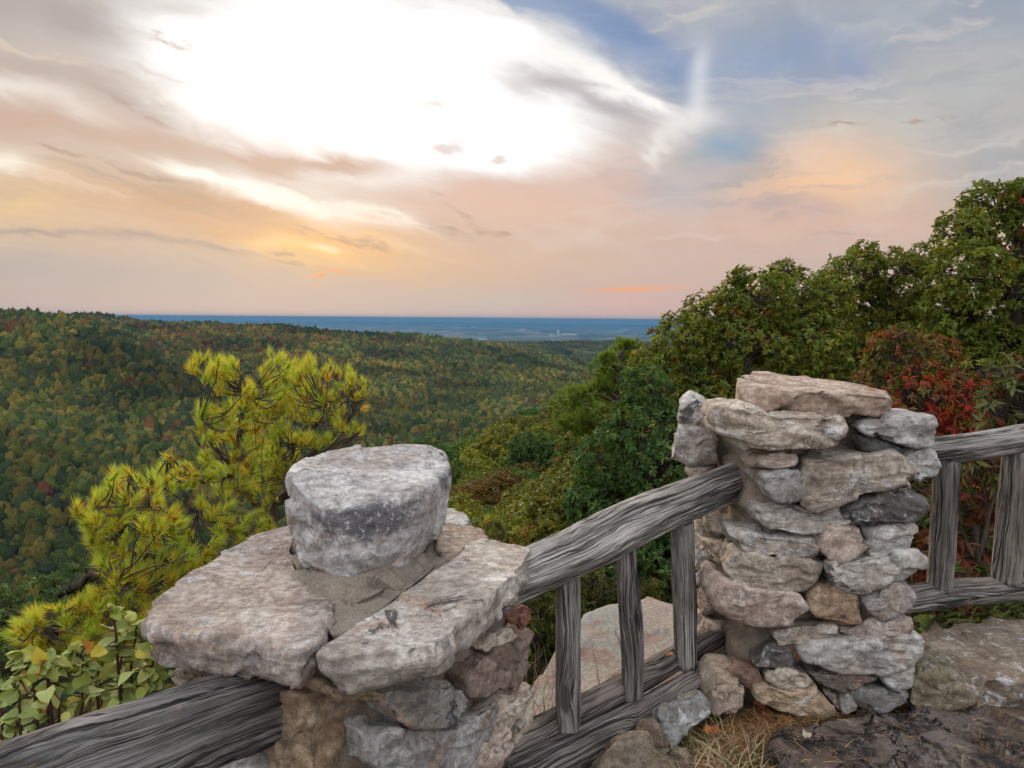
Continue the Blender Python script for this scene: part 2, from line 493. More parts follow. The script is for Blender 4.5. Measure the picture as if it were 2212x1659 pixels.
def height(az, r):
    """az (deg), r arrays -> world z."""
    az = np.asarray(az, float); r = np.asarray(r, float)
    K = kr.shape[1]
    R = np.stack([np.interp(az, kaz, kr[:, k]) for k in range(K)], -1)
    Z = np.stack([np.interp(az, kaz, kz[:, k]) for k in range(K)], -1)
    out = np.zeros_like(r)
    out[:] = Z[:, 0]
    for k in range(K - 1):
        m = (r >= R[:, k]) & (r < R[:, k + 1])
        t = (r - R[:, k]) / (R[:, k + 1] - R[:, k])
        if k > 4: t = t * t * (3 - 2 * t) * 0.35 + t * 0.65
        out = np.where(m, Z[:, k] + (Z[:, k + 1] - Z[:, k]) * t, out)
    out = np.where(r >= R[:, -1], Z[:, -1], out)
    a = np.radians(az)
    p = np.stack([r * np.sin(a), r * np.cos(a), np.zeros_like(r)], -1)
    w = np.clip((r - 300) / 300, 0, 1) * np.clip((4000 - r) / 1000, 0, 1)
    out = out + w * (fbm(p / 230.0, 3, 5) * 12 + fbm(p / 60.0, 2, 9) * 4)
    w2 = np.clip((r - 9000) / 9000, 0, 1)
    out = out + w2 * (np.abs(fbm(p / np.array([5200., 2600., 1]), 4, 21)) * 150 - 20)
    w4 = np.clip((r - 30000) / 9000, 0, 1)
    out = out + w4 * (30 + fbm(p / 4500.0, 3, 33) * 60)
    w3 = np.clip((r - 4.5) / 3, 0, 1) * np.clip((60 - r) / 20, 0, 1)
    out = out + w3 * fbm(p / 1.7, 4, 3) * 0.35 + np.clip((r - 0.3) / 2, 0, 1) * np.clip((4.5 - r) / 2, 0, 1) * fbm(p / 0.22, 3, 6) * 0.015
    return out


azs = np.concatenate([np.linspace(-180, -44, 30, endpoint=False), np.linspace(-44, 44, 420, endpoint=False), np.linspace(44, 180, 30, endpoint=False)])
rads = np.concatenate([np.linspace(0.3, 6, 90, endpoint=False), np.geomspace(6, 300, 50, endpoint=False),
                       np.linspace(300, 2300, 90, endpoint=False), np.geomspace(2300, 46000, 80)])
AZ, RR = np.meshgrid(azs, rads)
Zt = height(AZ.ravel(), RR.ravel())
aa = np.radians(AZ.ravel())
tv = np.stack([RR.ravel() * np.sin(aa), RR.ravel() * np.cos(aa), Zt], -1)
nA, nR = len(azs), len(rads)
ii = np.arange(nR - 1)[:, None] * nA; jj = np.arange(nA)[None, :]; j2 = (jj + 1) % nA
tf = np.stack([(ii + jj), (ii + j2), (ii + nA + j2), (ii + nA + jj)], -1).reshape(-1, 4)
tf = tf[:, ::-1]
m, g, out = material("ground")
p = g.pos(); dist = g.vmath('LENGTH', p)
soil = g.mix(g.noise(p, 9, 8, 0.65), (0.035, 0.022, 0.014), (0.10, 0.066, 0.042))
soil = g.mix(g.ramp(g.noise(p, 40, 6, 0.7), 0.5, 0.72), soil, (0.16, 0.10, 0.05))
wood = g.mix(g.noise(p, 0.05, 5), (0.012, 0.018, 0.010), (0.030, 0.036, 0.016))
fld = g.noise(g.vmath('MULTIPLY', p, (1.0, 1.0, 0.2)), 0.0010, 8, 0.62)
plain = g.mix(g.ramp(fld, 0.44, 0.56), (0.006, 0.012, 0.010), (0.10, 0.105, 0.06))
plain = g.mix(g.ramp(g.noise(g.vmath('MULTIPLY', p, (1.0, 0.6, 0.2)), 0.0042, 6, 0.7), 0.60, 0.66) * 0.8, plain, (0.34, 0.32, 0.28))
fv = g.voro(p, 0.0016, out='Color')
plain = g.mix(g.ramp(g.sep(fv)[0], 0.84, 0.86) * g.ramp(fld, 0.45, 0.6), plain, (0.20, 0.17, 0.12))
colr = g.mix(g.ramp(dist, 9, 14), soil, wood)
colr = g.mix(g.ramp(dist, 4200, 5600), colr, plain)
bh = g.noise(p, 30, 8, 0.7)
principled(g, out, colr, 0.95, g.bump(bh, 0.6, 0.03), 0.1)
ground = obj("ground", tv, tf, m)
tag(ground, kind='structure')

# ------------------------------------------------------------------ far forest: canopy of thousands of trees
import bmesh


def ico(sub):
    bm = bmesh.new(); bmesh.ops.create_icosphere(bm, subdivisions=sub, radius=1.0)
    v = np.array([x.co[:] for x in bm.verts]); f = np.array([[q.index for q in t.verts] for t in bm.faces]); bm.free()
    return v, f


ICO3 = ico(4)


def crown_lump(seed, tall=1.0, conic=0.0):
    v, f = ICO3
    n1 = vnoise(v * 1.7 + seed * 9.1, seed); n2 = vnoise(v * 4.2 + seed, seed + 3); n3 = vnoise(v * 10.0, seed + 5)
    rr = 1 + 0.24 * n1 + 0.22 * np.abs(n2) + 0.20 * np.abs(n3) + 0.16 * vnoise(v * 19.0, seed + 8)
    w = v * rr[:, None]
    w[:, 2] *= tall
    if conic: w[:, :2] *= (1 - conic * np.clip(w[:, 2:3], -1, 1.3))
    return w, f


mf, g, out = material("far_canopy")
tint = g.attr('tint', 'INSTANCER')
p = g.pos()
cn = g.noise(p, 0.55, 5, 0.7)
cc = g.mix(g.ramp(cn, 0.3, 0.75), g.mix(0.35, tint, (0, 0, 0)), tint)
principled(g, out, cc, 1.0, g.bump(g.noise(p, 0.9, 6, 0.75), 1.0, 1.2), 0.05)
variants = []
for s in range(10):
    v, f = crown_lump(s + 1, [1.15, 1.3, 1.0, 1.5, 1.2, 1.05, 1.35, 1.7, 1.1, 1.25][s], 0.35 if s in (3, 7) else 0.12)
    me = mesh_data("canopy_crown", v * np.array([1, 1, 1]) + np.array([0, 0, 0.75]), f, mf)
    variants.append(bpy.data.objects.new("canopy_crown", me))

# sample tree places, keep those that the overlook can see
pts = []
azg = np.linspace(-43, 43, 345)
rg = np.concatenate([np.linspace(20, 300, 60), np.linspace(300, 3600, 330)])
A2, R2 = np.meshgrid(azg, rg, indexing='ij')
H2 = height(A2.ravel(), R2.ravel()).reshape(A2.shape)
ang = (H2 + FT * 0.6 - CAM.z) / R2
runmax = np.maximum.accumulate(ang, axis=1)
n = 300000
u = RNG.random(n)
r = np.sqrt(250 ** 2 + u * (3500 ** 2 - 250 ** 2)); az = RNG.uniform(-42, 42, n)
# thin with distance (crowns read larger than they are spaced)
keep = RNG.random(n) < np.where(r < 1300, 1.0, np.where(r < 2200, 0.75, 0.5))
r, az = r[keep], az[keep]
h = height(az, r)
ia = np.clip(np.round((az + 43) / 86 * 344).astype(int), 0, 344)
ir = np.clip(np.searchsorted(rg, r) - 1, 0, len(rg) - 1)
vis = (h + FT * 1.6 - CAM.z) / r > runmax[ia, np.maximum(ir - 1, 0)] - 0.006
r, az, h = r[vis], az[vis], h[vis]
x, y = r * np.sin(np.radians(az)), r * np.cos(np.radians(az))
N = len(r)
pp = np.stack([x, y, h - 1.0], -1)
# colour: mostly dark green, olive patches, rust and red near the crests
green = np.array([[0.020, 0.042, 0.022], [0.030, 0.055, 0.020], [0.042, 0.066, 0.022], [0.060, 0.072, 0.022], [0.022, 0.038, 0.026], [0.075, 0.080, 0.026]])
rust = np.array([[0.17, 0.085, 0.028], [0.16, 0.055, 0.030], [0.17, 0.105, 0.028], [0.12, 0.066, 0.032]])
ci = RNG.integers(0, 6, N)
tint = green[ci] * np.array([2.15, 1.58, 1.0]) * RNG.uniform(0.75, 1.25, (N, 1))
patch = fbm(np.stack([x, y, 0 * x], -1) / 120.0, 3, 44)
hi = np.clip((h + 110) / 100, 0, 1)
prob = np.clip(0.012 + 0.34 * hi * np.clip(patch * 2.4 + 0.1, 0, 1) + 0.10 * np.clip(patch * 3 - 0.6, 0, 1), 0, 0.6)
isr = RNG.random(N) < prob
tint[isr] = rust[RNG.integers(0, 4, isr.sum())] * RNG.uniform(0.55, 1.0, (isr.sum(), 1))
pat2 = fbm(np.stack([x, y, 0 * x], -1) / 90.0, 3, 71)
tint *= (1 + 0.60 * np.clip(pat2 * 1.6, -0.7, 1))[:, None]
spur = np.clip((fbm(np.stack([x, y, 0 * x], -1) / 260.0, 3, 91) + 0.1) * 2.2, 0, 1)[:, None]
tint = tint * (1 - 0.5 * spur) + tint * np.array([1.7, 1.35, 0.9]) * 0.5 * spur
scl = RNG.uniform(2.1, 4.7, N) * np.where(RNG.random(N) < 0.1, 1.25, 1)
me = bpy.data.meshes.new("forest")
me.vertices.add(N); me.vertices.foreach_set('co', pp.astype(np.float32).ravel())
for nm, ty, key, arr in (('scl', 'FLOAT', 'value', scl), ('vid', 'INT', 'value', RNG.integers(0, 10, N))):
    a = me.attributes.new(nm, ty, 'POINT'); a.data.foreach_set(key, np.asarray(arr, dtype=np.int32 if ty == 'INT' else np.float32))
a = me.attributes.new('rot', 'FLOAT_VECTOR', 'POINT')
rv = np.zeros((N, 3), np.float32); rv[:, 2] = RNG.uniform(0, 6.28, N); rv[:, :2] = RNG.uniform(-0.15, 0.15, (N, 2)); a.data.foreach_set('vector', rv.ravel())
a = me.attributes.new('tint', 'FLOAT_COLOR', 'POINT'); tc = np.ones((N, 4), np.float32); tc[:, :3] = tint; a.data.foreach_set('color', tc.ravel())
forest = bpy.data.objects.new("forest", me); COL.objects.link(forest)
tag(forest, "dense autumn forest covering the valley sides and far ridges", "forest", kind='stuff')
nt = bpy.data.node_groups.new("forest_trees", 'GeometryNodeTree')
nt.interface.new_socket("Geometry", in_out='INPUT', socket_type='NodeSocketGeometry')
nt.interface.new_socket("Geometry", in_out='OUTPUT', socket_type='NodeSocketGeometry')
N_ = nt.nodes; gi, go = N_.new('NodeGroupInput'), N_.new('NodeGroupOutput')
iop = N_.new('GeometryNodeInstanceOnPoints'); iop.inputs['Pick Instance'].default_value = True
nt.links.new(gi.outputs[0], iop.inputs['Points'])
jn = N_.new('GeometryNodeJoinGeometry')
for vo in variants:
    oi = N_.new('GeometryNodeObjectInfo'); oi.inputs['Object'].default_value = vo; oi.inputs['As Instance'].default_value = True
    nt.links.new(oi.outputs['Geometry'], jn.inputs[0])
nt.links.new(jn.outputs[0], iop.inputs['Instance'])
for nm, ty, sk in (('scl', 'FLOAT', 'Scale'), ('vid', 'INT', 'Instance Index'), ('rot', 'FLOAT_VECTOR', 'Rotation')):
    na = N_.new('GeometryNodeInputNamedAttribute'); na.data_type = ty; na.inputs['Name'].default_value = nm
    nt.links.new(na.outputs['Attribute'], iop.inputs[sk])
nt.links.new(iop.outputs[0], go.inputs[0])
md = forest.modifiers.new("trees", 'NODES'); md.node_group = nt

# ------------------------------------------------------------------ the air
hz_lo, hz_hi = -336.0, 28.0
mh, g, out = material("haze")
pv = g.node('ShaderNodeVolumePrincipled')
pv.inputs['Color'].default_value = (0.085, 0.25, 0.44, 1)
pv.inputs['Density'].default_value = 6.0e-5
pv.inputs['Anisotropy'].default_value = 0.0
pv.inputs['Density Attribute'].default_value = ""
pv.inputs['Color Attribute'].default_value = ""
pv.inputs['Temperature Attribute'].default_value = ""
g.l.new(pv.outputs[0], out.inputs['Volume'])
B = 47000.0
zmin = float(Zt.min()) - 1.0
hv = [(sx * B, sy * B, z) for z in (zmin, hz_hi) for sx, sy in ((-1, -1), (1, -1), (1, 1), (-1, 1))]
hf = [[3, 2, 1, 0], [4, 5, 6, 7], [0, 1, 5, 4], [1, 2, 6, 5], [2, 3, 7, 6], [3, 0, 4, 7]]
haze = obj("haze", hv, hf, mh, smooth=False)
tag(haze, "thin blue evening haze lying over the distant plain", "haze", kind='stuff')
# ------------------------------------------------------------------ masonry
def z2(x, y): return 216.0 + 0.44652 * x, 918.07 + 0.44652 * y
def z3(x, y): return 1026.1 + 0.43031 * x, 945.07 + 0.43031 * y
def z4(x, y): return 1404.1 + 0.36523 * x, 756.06 + 0.36523 * y
def z5(x, y): return 1404.1 + 0.36523 * x, 1134.1 + 0.36523 * y


def resample(poly, K, soft=0.18):
    p = np.array([tuple(q) for q in poly], float)
    q = []
    m = len(p)
    for i in range(m):                                # cut each corner a little
        a, b, c = p[i - 1], p[i], p[(i + 1) % m]
        q.append(b + (a - b) * soft); q.append(b + ((a + c) / 2 - b) * soft * 0.55); q.append(b + (c - b) * soft)
    q = np.array(q); q2 = np.vstack([q, q[:1]])
    s = np.concatenate([[0], np.cumsum(np.linalg.norm(np.diff(q2, axis=0), axis=1))])
    t = np.linspace(0, s[-1], K, endpoint=False)
    return np.stack([np.interp(t, s, q2[:, k]) for k in range(3)], -1), s[-1]


def vnormals(v, f):
    a, b, c = v[f[:, 0]], v[f[:, 1]], v[f[:, 2]]
    fn = np.cross(b - a, c - a)
    if f.shape[1] == 4: fn = fn + np.cross(c - a, v[f[:, 3]] - a)
    n = np.zeros_like(v)
    for k in range(f.shape[1]): np.add.at(n, f[:, k], fn)
    return n / np.maximum(np.linalg.norm(n, axis=1, keepdims=True), 1e-12)


FRONT = [(0.62, -1.0), (0.08, -0.97), (-0.03, -0.80), (-0.07, -0.42), (-0.09, 0.0), (-0.088, 0.72), (-0.06, 0.96), (0.015, 1.0), (0.58, 1.03)]
SLAB = [(0.60, -1.0), (0.07, -1.0), (0.012, -0.96), (0.0, -0.75), (-0.005, -0.30), (0.0, -0.06), (0.012, 0.0), (0.06, 0.005), (0.40, 0.008), (0.70, 0.008)]


def stone(name, poly, n, depth, bulge, parent, color, seed, mat=None, res=0.010, amp=0.010, chips=12, prof=FRONT, strata=0.012, soft=0.05,
          taper=None, tilt=None, label=None, facet=0.085, cen_b=None):
    """A natural stone from its outline: rings from the back over the rim to the front, then chipped flat in places and roughened."""
    n = np.array(V(n).normalized()[:], float)
    pts0 = np.array([tuple(q) for q in poly], float)
    a = np.zeros(3)                                   # make the outline run counter-clockwise seen against n
    for i in range(len(pts0)): a += np.cross(pts0[i - 1], pts0[i])
    if a.dot(n) < 0: poly = list(poly)[::-1]
    _, per = resample(poly, 12, soft)
    K = int(min(max(per / res, 36), 260))
    base, per = resample(poly, K, soft)
    cen = base.mean(0)
    rng = np.random.default_rng(seed)
    # denser profile
    pr = np.array([(s, (h * depth if h < 0 else h * bulge)) for s, h in prof])
    size = np.linalg.norm(base - cen, axis=1).mean()
    dense = [pr[0]]
    for i in range(1, len(pr)):
        L_ = math.hypot((pr[i][0] - pr[i - 1][0]) * size, pr[i][1] - pr[i - 1][1])
        k = int(max(1, min(40, round(L_ / (res * 1.1)))))
        for j in range(1, k + 1): dense.append(pr[i - 1] + (pr[i] - pr[i - 1]) * j / k)
    rings = []
    for s, h in dense:
        ce_ = cen if (cen_b is None or h >= 0) else cen + (np.array(cen_b[:]) - cen) * min(1.0, -h / depth * 1.4)
        ce_ = ce_ - n * n.dot(ce_ - cen)
        w = base + (ce_ - base) * s + n * h
        if taper is not None and h < 0:
            w = w + (cen - base) * (taper * min(1.0, -h / depth) ** 1.5)
        rings.append(w)
    R = len(rings)
    v = np.vstack(rings + [[cen - n * depth], [cen + n * (dense[-1][1])]])
    i = np.arange(R - 1)[:, None] * K; j = np.arange(K)[None, :]; jn = (j + 1) % K
    f4 = np.stack([i + j, i + jn, i + K + jn, i + K + j], -1).reshape(-1, 4)
    b0, t0 = R * K, R * K + 1
    j = np.arange(K); jn = (j + 1) % K
    fb = np.stack([jn, j, np.full(K, b0)], -1); ft = np.stack([(R - 1) * K + j, (R - 1) * K + jn, np.full(K, t0)], -1)
    tri = np.vstack([f4[:, [0, 1, 2]], f4[:, [0, 2, 3]], fb, ft])
    # broken flat faces
    c2 = v.mean(0)
    for _ in range(chips):
        d = rng.normal(size=3); d /= np.linalg.norm(d)
        if d.dot(n) < -0.1: d = -d
        if prof is SLAB: d = d - n * d.dot(n) * 0.75; d /= np.linalg.norm(d)
        sup = ((v - c2) @ d).max()
        off = sup * (1 - rng.uniform(0.015, 0.10))
        ex = (v - c2) @ d - off
        v = v - np.outer(np.clip(ex, 0, None), d) * 0.96
    nv = vnormals(v, tri)
    sc = 1.0 / max(size, 0.05)
    low = fbm(v * sc * 1.3 + seed * 3.7, 3, seed)
    # broken facets: each cell of the stone is a tilted plane
    ext = v.max(0) - v.min(0)
    M = int(np.clip(np.prod(ext) / facet ** 3 * 0.9, 8, 260))
    fpn = v.min(0) + rng.random((M, 3)) * ext
    grd = rng.normal(size=(M, 3)) * 0.42; offc = rng.normal(size=M) * 0.10 * facet
    wv_ = v + np.stack([fbm(v * 9 + 3.1, 2, seed + 51), fbm(v * 9 + 7.7, 2, seed + 52), fbm(v * 9 + 1.9, 2, seed + 53)], -1) * 0.018
    wv_z = wv_ * np.array([1, 1, 1.7]); fz = fpn * np.array([1, 1, 1.7])
    near = np.argmin(((wv_z[:, None, :] - fz[None]) ** 2).sum(-1), axis=1) if len(v) * M < 4e6 else \
        np.concatenate([np.argmin(((c_[:, None, :] - fz[None]) ** 2).sum(-1), axis=1) for c_ in np.array_split(wv_z, 16)])
    fac = ((v - fpn[near]) * grd[near]).sum(1) + offc[near]
    mid = fbm(v * 26 + seed, 4, seed + 7, 0.6)
    rid = 1 - np.abs(fbm(v * 13 + seed * 1.3, 3, seed + 13)) * 2
    b = v.copy(); b[:, :2] *= 5; b[:, 2] *= 46; b[:, 2] += low * 3
    lay = vnoise(b, seed + 5) + 0.5 * vnoise(b * np.array([2, 2, 2.3]), seed + 6)
    lay = np.sign(lay) * np.abs(lay) ** 0.6
    ff = fbm(v * 85, 2, seed + 31)
    disp = low * amp * 0.3 + np.clip(fac, -0.020, 0.020) * (amp / 0.010) * 0.95 + mid * amp * 0.34 + np.clip(rid - 0.6, 0, 1) * -amp * 0.9 \
        + lay * strata * (1 - np.abs(nv[:, 2:3].ravel())) + ff * amp * 0.14
    disp = disp * 0.52
    if prof is not FRONT: disp = disp * (1 - 0.68 * np.clip(nv[:, 2], 0, 1) ** 2)
    v = v + nv * disp[:, None]
    o = obj(name, v, tri, mat or M_STONE, parent, color=color)
    if label: o['label'] = label
    return o


# ---- materials
M_STONE, g, out = material("sandstone")
p = g.pos(); oc = g.ocol(); rnd = g.orand()
p2 = g.vmath('ADD', p, g.comb(rnd * 7.0, rnd * 3.0, rnd * 5.0))
big = g.noise(p2, 5.0, 7, 0.62, 0.4)
fine = g.noise(p2, 38, 8, 0.72)
lay = g.noise(g.vmath('MULTIPLY', p2, (4.0, 4.0, 34.0)), 1.0, 7, 0.65, 0.3)
fine2 = g.noise(p2, 95, 6, 0.75)
c = g.mix(g.ramp(big, 0.38, 0.60), g.mix(1.0, oc, (0.62, 0.58, 0.56), 'MULTIPLY'), oc)
c = g.mix(g.ramp(lay, 0.46, 0.64) * 0.6, c, g.mix(1.0, oc, (0.55, 0.47, 0.41), 'MULTIPLY'))
rust = g.noise(p2, 3.6, 7, 0.66, 0.8)
c = g.mix(g.ramp(rust, 0.58, 0.68) * 0.6, c, (0.33, 0.21, 0.145))
lich = g.noise(g.vmath('MULTIPLY', p2, (1.0, 1.0, 1.6)), 10.0, 10, 0.76, 0.5)
r2 = g.math('FRACT', rnd * 7.31); r3 = g.math('FRACT', rnd * 13.7)
c = g.mix(g.ramp(lich, 0.66 - r2 * 0.13, 0.73 - r2 * 0.13) * 0.75, c, (0.56, 0.56, 0.56))
lg = g.noise(p2, 15.0, 10, 0.80, 0.2)
c = g.mix(g.ramp(lg, 0.57, 0.63) * 0.75, c, (0.15, 0.155, 0.15))
blk = g.noise(p2, 3.9, 10, 0.78, 0.9)
c = g.mix(g.ramp(blk, 0.66 - r3 * 0.11, 0.71 - r3 * 0.11) * 0.85, c, (0.050, 0.048, 0.052))
c = g.mix(g.ramp(fine, 0.36, 0.64), g.mix(1.0, c, (0.66, 0.65, 0.64), 'MULTIPLY'), g.mix(1.0, c, (1.25, 1.25, 1.25), 'MULTIPLY', False))
c = g.mix(g.ramp(fine2, 0.40, 0.62), g.mix(1.0, c, (0.78, 0.77, 0.76), 'MULTIPLY'), c)
c = g.mix(1.0, c, g.mix(r3, (0.98, 0.98, 0.98), (1.24, 1.21, 1.17)), 'MULTIPLY', False)
pit = g.voro(p2, 120.0)
h = fine * 0.8 + lay * 0.6 + fine2 * 0.5 + g.ramp(pit, 0.0, 0.35) * 0.12
principled(g, out, c, 0.93, g.bump(h, 0.9, 0.011), 0.12)

M_MORTAR, g, out = material("mortar")
p = g.pos()
c = g.mix(g.noise(p, 7, 7, 0.65), (0.30, 0.235, 0.175), (0.42, 0.36, 0.29))
c = g.mix(g.ramp(g.noise(p, 3.2, 6, 0.65), 0.5, 0.68) * 0.75, c, (0.22, 0.19, 0.165))
grit = g.noise(p, 210, 4, 0.7)
c = g.mix(g.ramp(grit, 0.35, 0.68), g.mix(1.0, c, (0.62, 0.60, 0.58), 'MULTIPLY'), c)
c = g.mix(1.0, c, g.ocol(), 'MULTIPLY', False)
mc = g.noise(p, 9, 5, 0.6, 0.4)
mcr = g.ramp(g.math('ABSOLUTE', mc - 0.5), 0.012, 0.003)
c = g.mix(mcr * 0.12, c, (0.03, 0.026, 0.022))
c = g.mix(g.ramp(g.noise(p, 26, 6, 0.7), 0.52, 0.64) * 0.5, c, g.mix(1.0, c, (0.5, 0.48, 0.46), 'MULTIPLY'))
principled(g, out, c, 0.96, g.bump(grit * 0.5 + g.noise(p, 45, 7, 0.7), 1.0, 0.016), 0.08)

M_LEDGE, g, out = material("ledge_rock")
p = g.pos(); oc = g.ocol()
big = g.noise(p, 2.2, 8, 0.62, 0.6)
c = g.mix(g.ramp(big, 0.35, 0.62), oc, g.mix(1.0, oc, (0.62, 0.52, 0.44), 'MULTIPLY'))
c = g.mix(g.ramp(g.noise(p, 5.5, 10, 0.74, 0.5), 0.50, 0.57) * 0.88, c, (0.028, 0.026, 0.026))
c = g.mix(g.ramp(g.noise(p, 15, 9, 0.78, 0.3), 0.52, 0.58) * 0.8, c, (0.035, 0.033, 0.034))
c = g.mix(g.ramp(g.noise(p, 21, 8, 0.75), 0.57, 0.63) * 0.75, c, (0.40, 0.34, 0.29))
fine = g.noise(p, 55, 8, 0.72)
lcr = g.ramp(g.math('ABSOLUTE', g.noise(p, 3.0, 5, 0.6, 0.8) - 0.5), 0.012, 0.002)
c = g.mix(lcr * 0.9, c, (0.012, 0.011, 0.010))
c = g.mix(g.ramp(fine, 0.3, 0.75), g.mix(1.0, c, (0.6, 0.6, 0.6), 'MULTIPLY'), c)
principled(g, out, c, 0.9, g.bump(fine * 0.7 + g.noise(p, 16, 8, 0.75) - lcr * 1.5, 1.0, 0.018), 0.2)

M_PALE, g, out = material("pale_boulder")
p = g.pos()
big = g.noise(p, 1.5, 7, 0.6, 0.5)
c = g.mix(g.ramp(big, 0.40, 0.60), (0.52, 0.42, 0.355), (0.44, 0.43, 0.38))
lay = g.noise(g.vmath('MULTIPLY', p, (2.0, 4.0, 20.0)), 1.0, 8, 0.65, 0.7)
c = g.mix(g.ramp(lay, 0.50, 0.62) * 0.75, c, (0.40, 0.25, 0.19))
c = g.mix(g.ramp(g.noise(p, 11, 9, 0.75), 0.58, 0.68) * 0.55, c, (0.24, 0.235, 0.20))
fine = g.noise(p, 60, 8, 0.7)
c = g.mix(g.ramp(fine, 0.36, 0.64), g.mix(1.0, c, (0.68, 0.67, 0.66), 'MULTIPLY'), c)
principled(g, out, c, 0.94, g.bump(fine * 0.6 + lay + big, 1.0, 0.03), 0.12)

M_BOULD = M_STONE.copy(); M_BOULD.name = "boulder_stone"      # the same rock with the black lichen stain of its front face
g = G(M_BOULD.node_tree)
bs = next(n_ for n_ in g.n if n_.type == 'BSDF_PRINCIPLED')
src = X(g, bs.inputs['Base Color'].links[0].from_socket)
p = g.pos()
q0 = P(*z2(1290, 470), 2.06)
dv = g.vmath('MULTIPLY', g.vmath('SUBTRACT', p, tuple(q0)), (1 / 0.17, 1 / 0.22, 1 / 0.060))
st = g.vmath('LENGTH', dv) + (g.noise(p, 14, 8, 0.75, 0.6) - 0.5) * 2.6
speck = g.ramp(g.noise(p, 48, 7, 0.75), 0.55, 0.60)
cc = g.mix(speck, (0.055, 0.052, 0.060), (0.42, 0.42, 0.44))
g.put(bs.inputs['Base Color'], g.mix(g.ramp(st, 1.10, 0.55) * 0.78, src, cc))

GREY, TAN, PINK, DARK, BROWN, LIGHT = (0.50, 0.485, 0.46), (0.54, 0.475, 0.40), (0.54, 0.455, 0.40), (0.20, 0.195, 0.19), (0.40, 0.31, 0.22), (0.55, 0.54, 0.52)

# ---- right pillar
FP = P(1760, 1500, 2.745); FN = V((-0.05, -1, 0)).normalized()
LX = V((0.885, 2.72, 0)); LN = V((-1, -0.08, 0)).normalized()
ZR = P(1700, 893, 2.66).z                              # cap height
pillar = thing("stone_pillar", "rubble stone pillar with a loose tan slab lying across its top", "pillar", (1.2, 2.97, 0.15), "mortared stone pillars of the overlook")
core = [V((0.905, 2.700, ZR - 0.015)), V((1.515, 2.672, ZR - 0.015)), V((1.51, 3.30, ZR - 0.015)), V((0.91, 3.33, ZR - 0.015))]
stone("mortar_core", core, (0, 0, 1), 1.30, 0.0, pillar, (1.1, 1.09, 1.08), 5, M_MORTAR, res=0.014, amp=0.016, chips=0, prof=SLAB, strata=0.0, soft=0.08, taper=-0.02)


def wall_stones(rows, zz, p0, nn, parent, depth=0.14, bulge=0.045, push=0.0, **kw):
    for i, (pts_, colr, *rest) in enumerate(rows):
        ex = rest[0] if rest else 0.0
        lab = rest[1] if len(rest) > 1 else None
        pl = p0 + nn * (push + ex)
        poly = [onplane(*zz(*q), pl, nn) for q in pts_]
        stone("stone", poly, nn, depth + ex, bulge, parent, colr, hash((len(pts_), int(pts_[0][0]), int(pts_[0][1]))) % 900 + 1, label=lab, **kw)


RP4 = [
    ([(372, 385), (400, 335), (560, 330), (720, 385), (1090, 405), (1105, 470), (1085, 540), (940, 582), (720, 600), (590, 575), (480, 520), (380, 455)], TAN, 0.07),
    ([(1240, 462), (1450, 402), (1640, 400), (1655, 470), (1640, 550), (1540, 556), (1400, 512), (1300, 492)], GREY, 0.05),
    ([(1215, 512), (1300, 522), (1440, 572), (1430, 602), (1320, 602), (1240, 577)], DARK, 0.0),
    ([(598, 655), (640, 620), (850, 598), (876, 625), (870, 665), (700, 692), (605, 686)], PINK, 0.02),
    ([(632, 748), (650, 715), (870, 686), (886, 730), (886, 830), (870, 872), (775, 890), (700, 842)], LIGHT, 0.015),
    ([(890, 830), (910, 700), (940, 645), (1200, 604), (1430, 602), (1480, 660), (1560, 730), (1555, 757), (1400, 802), (1180, 862), (1060, 907), (960, 922), (888, 886)], TAN, 0.035),
    ([(1440, 662), (1500, 582), (1570, 565), (1640, 600), (1672, 680), (1660, 732), (1580, 757), (1500, 692)], LIGHT, 0.02),
    ([(630, 935), (760, 898), (900, 918), (1060, 922), (1150, 930), (1166, 987), (1040, 1027), (880, 1064), (720, 1054), (640, 1000)], GREY, 0.0),
    ([(1165, 922), (1300, 862), (1470, 810), (1520, 830), (1607, 900), (1580, 962), (1520, 997), (1350, 1007), (1220, 1007), (1168, 987)], DARK, 0.02, "black-stained stone"),
    ([(470, 1060), (620, 1080), (780, 1092), (950, 1102), (976, 1150), (960, 1192), (880, 1217), (740, 1194), (580, 1182), (500, 1132)], GREY, 0.01),
    ([(988, 1100), (1010, 1055), (1090, 1030), (1220, 1040), (1242, 1110), (1230, 1162), (1170, 1202), (1080, 1254), (1040, 1222), (1008, 1150)], PINK, 0.015, "pinkish wedge stone"),
    ([(1290, 1050), (1400, 1022), (1530, 1005), (1542, 1060), (1470, 1100), (1380, 1112), (1290, 1112)], LIGHT, 0.0),
    ([(1272, 1130), (1420, 1094), (1537, 1080), (1530, 1122), (1460, 1152), (1400, 1197), (1310, 1197), (1272, 1172)], LIGHT, 0.005),
    ([(448, 1292), (520, 1180), (640, 1200), (850, 1227), (1002, 1247), (970, 1332), (880, 1384), (680, 1404), (540, 1384), (470, 1332)], TAN, 0.02),
    ([(1020, 1262), (1150, 1232), (1350, 1192), (1540, 1175), (1582, 1217), (1550, 1292), (1490, 1352), (1360, 1367), (1250, 1427), (1130, 1402), (1040, 1322)], GREY, 0.03),
    ([(342, 1392), (380, 1320), (460, 1352), (600, 1402), (840, 1407), (887, 1500), (870, 1572), (700, 1602), (540, 1607), (460, 1562), (380, 1482)], PINK, 0.03),
    ([(942, 1402), (1000, 1370), (1060, 1385), (1212, 1420), (1212, 1602), (1090, 1617), (1010, 1592), (938, 1502)], BROWN, 0.015, "brown banded block"),
    ([(1238, 1462), (1290, 1420), (1350, 1375), (1490, 1370), (1527, 1432), (1500, 1522), (1320, 1567), (1250, 1512)], LIGHT, 0.015),
]
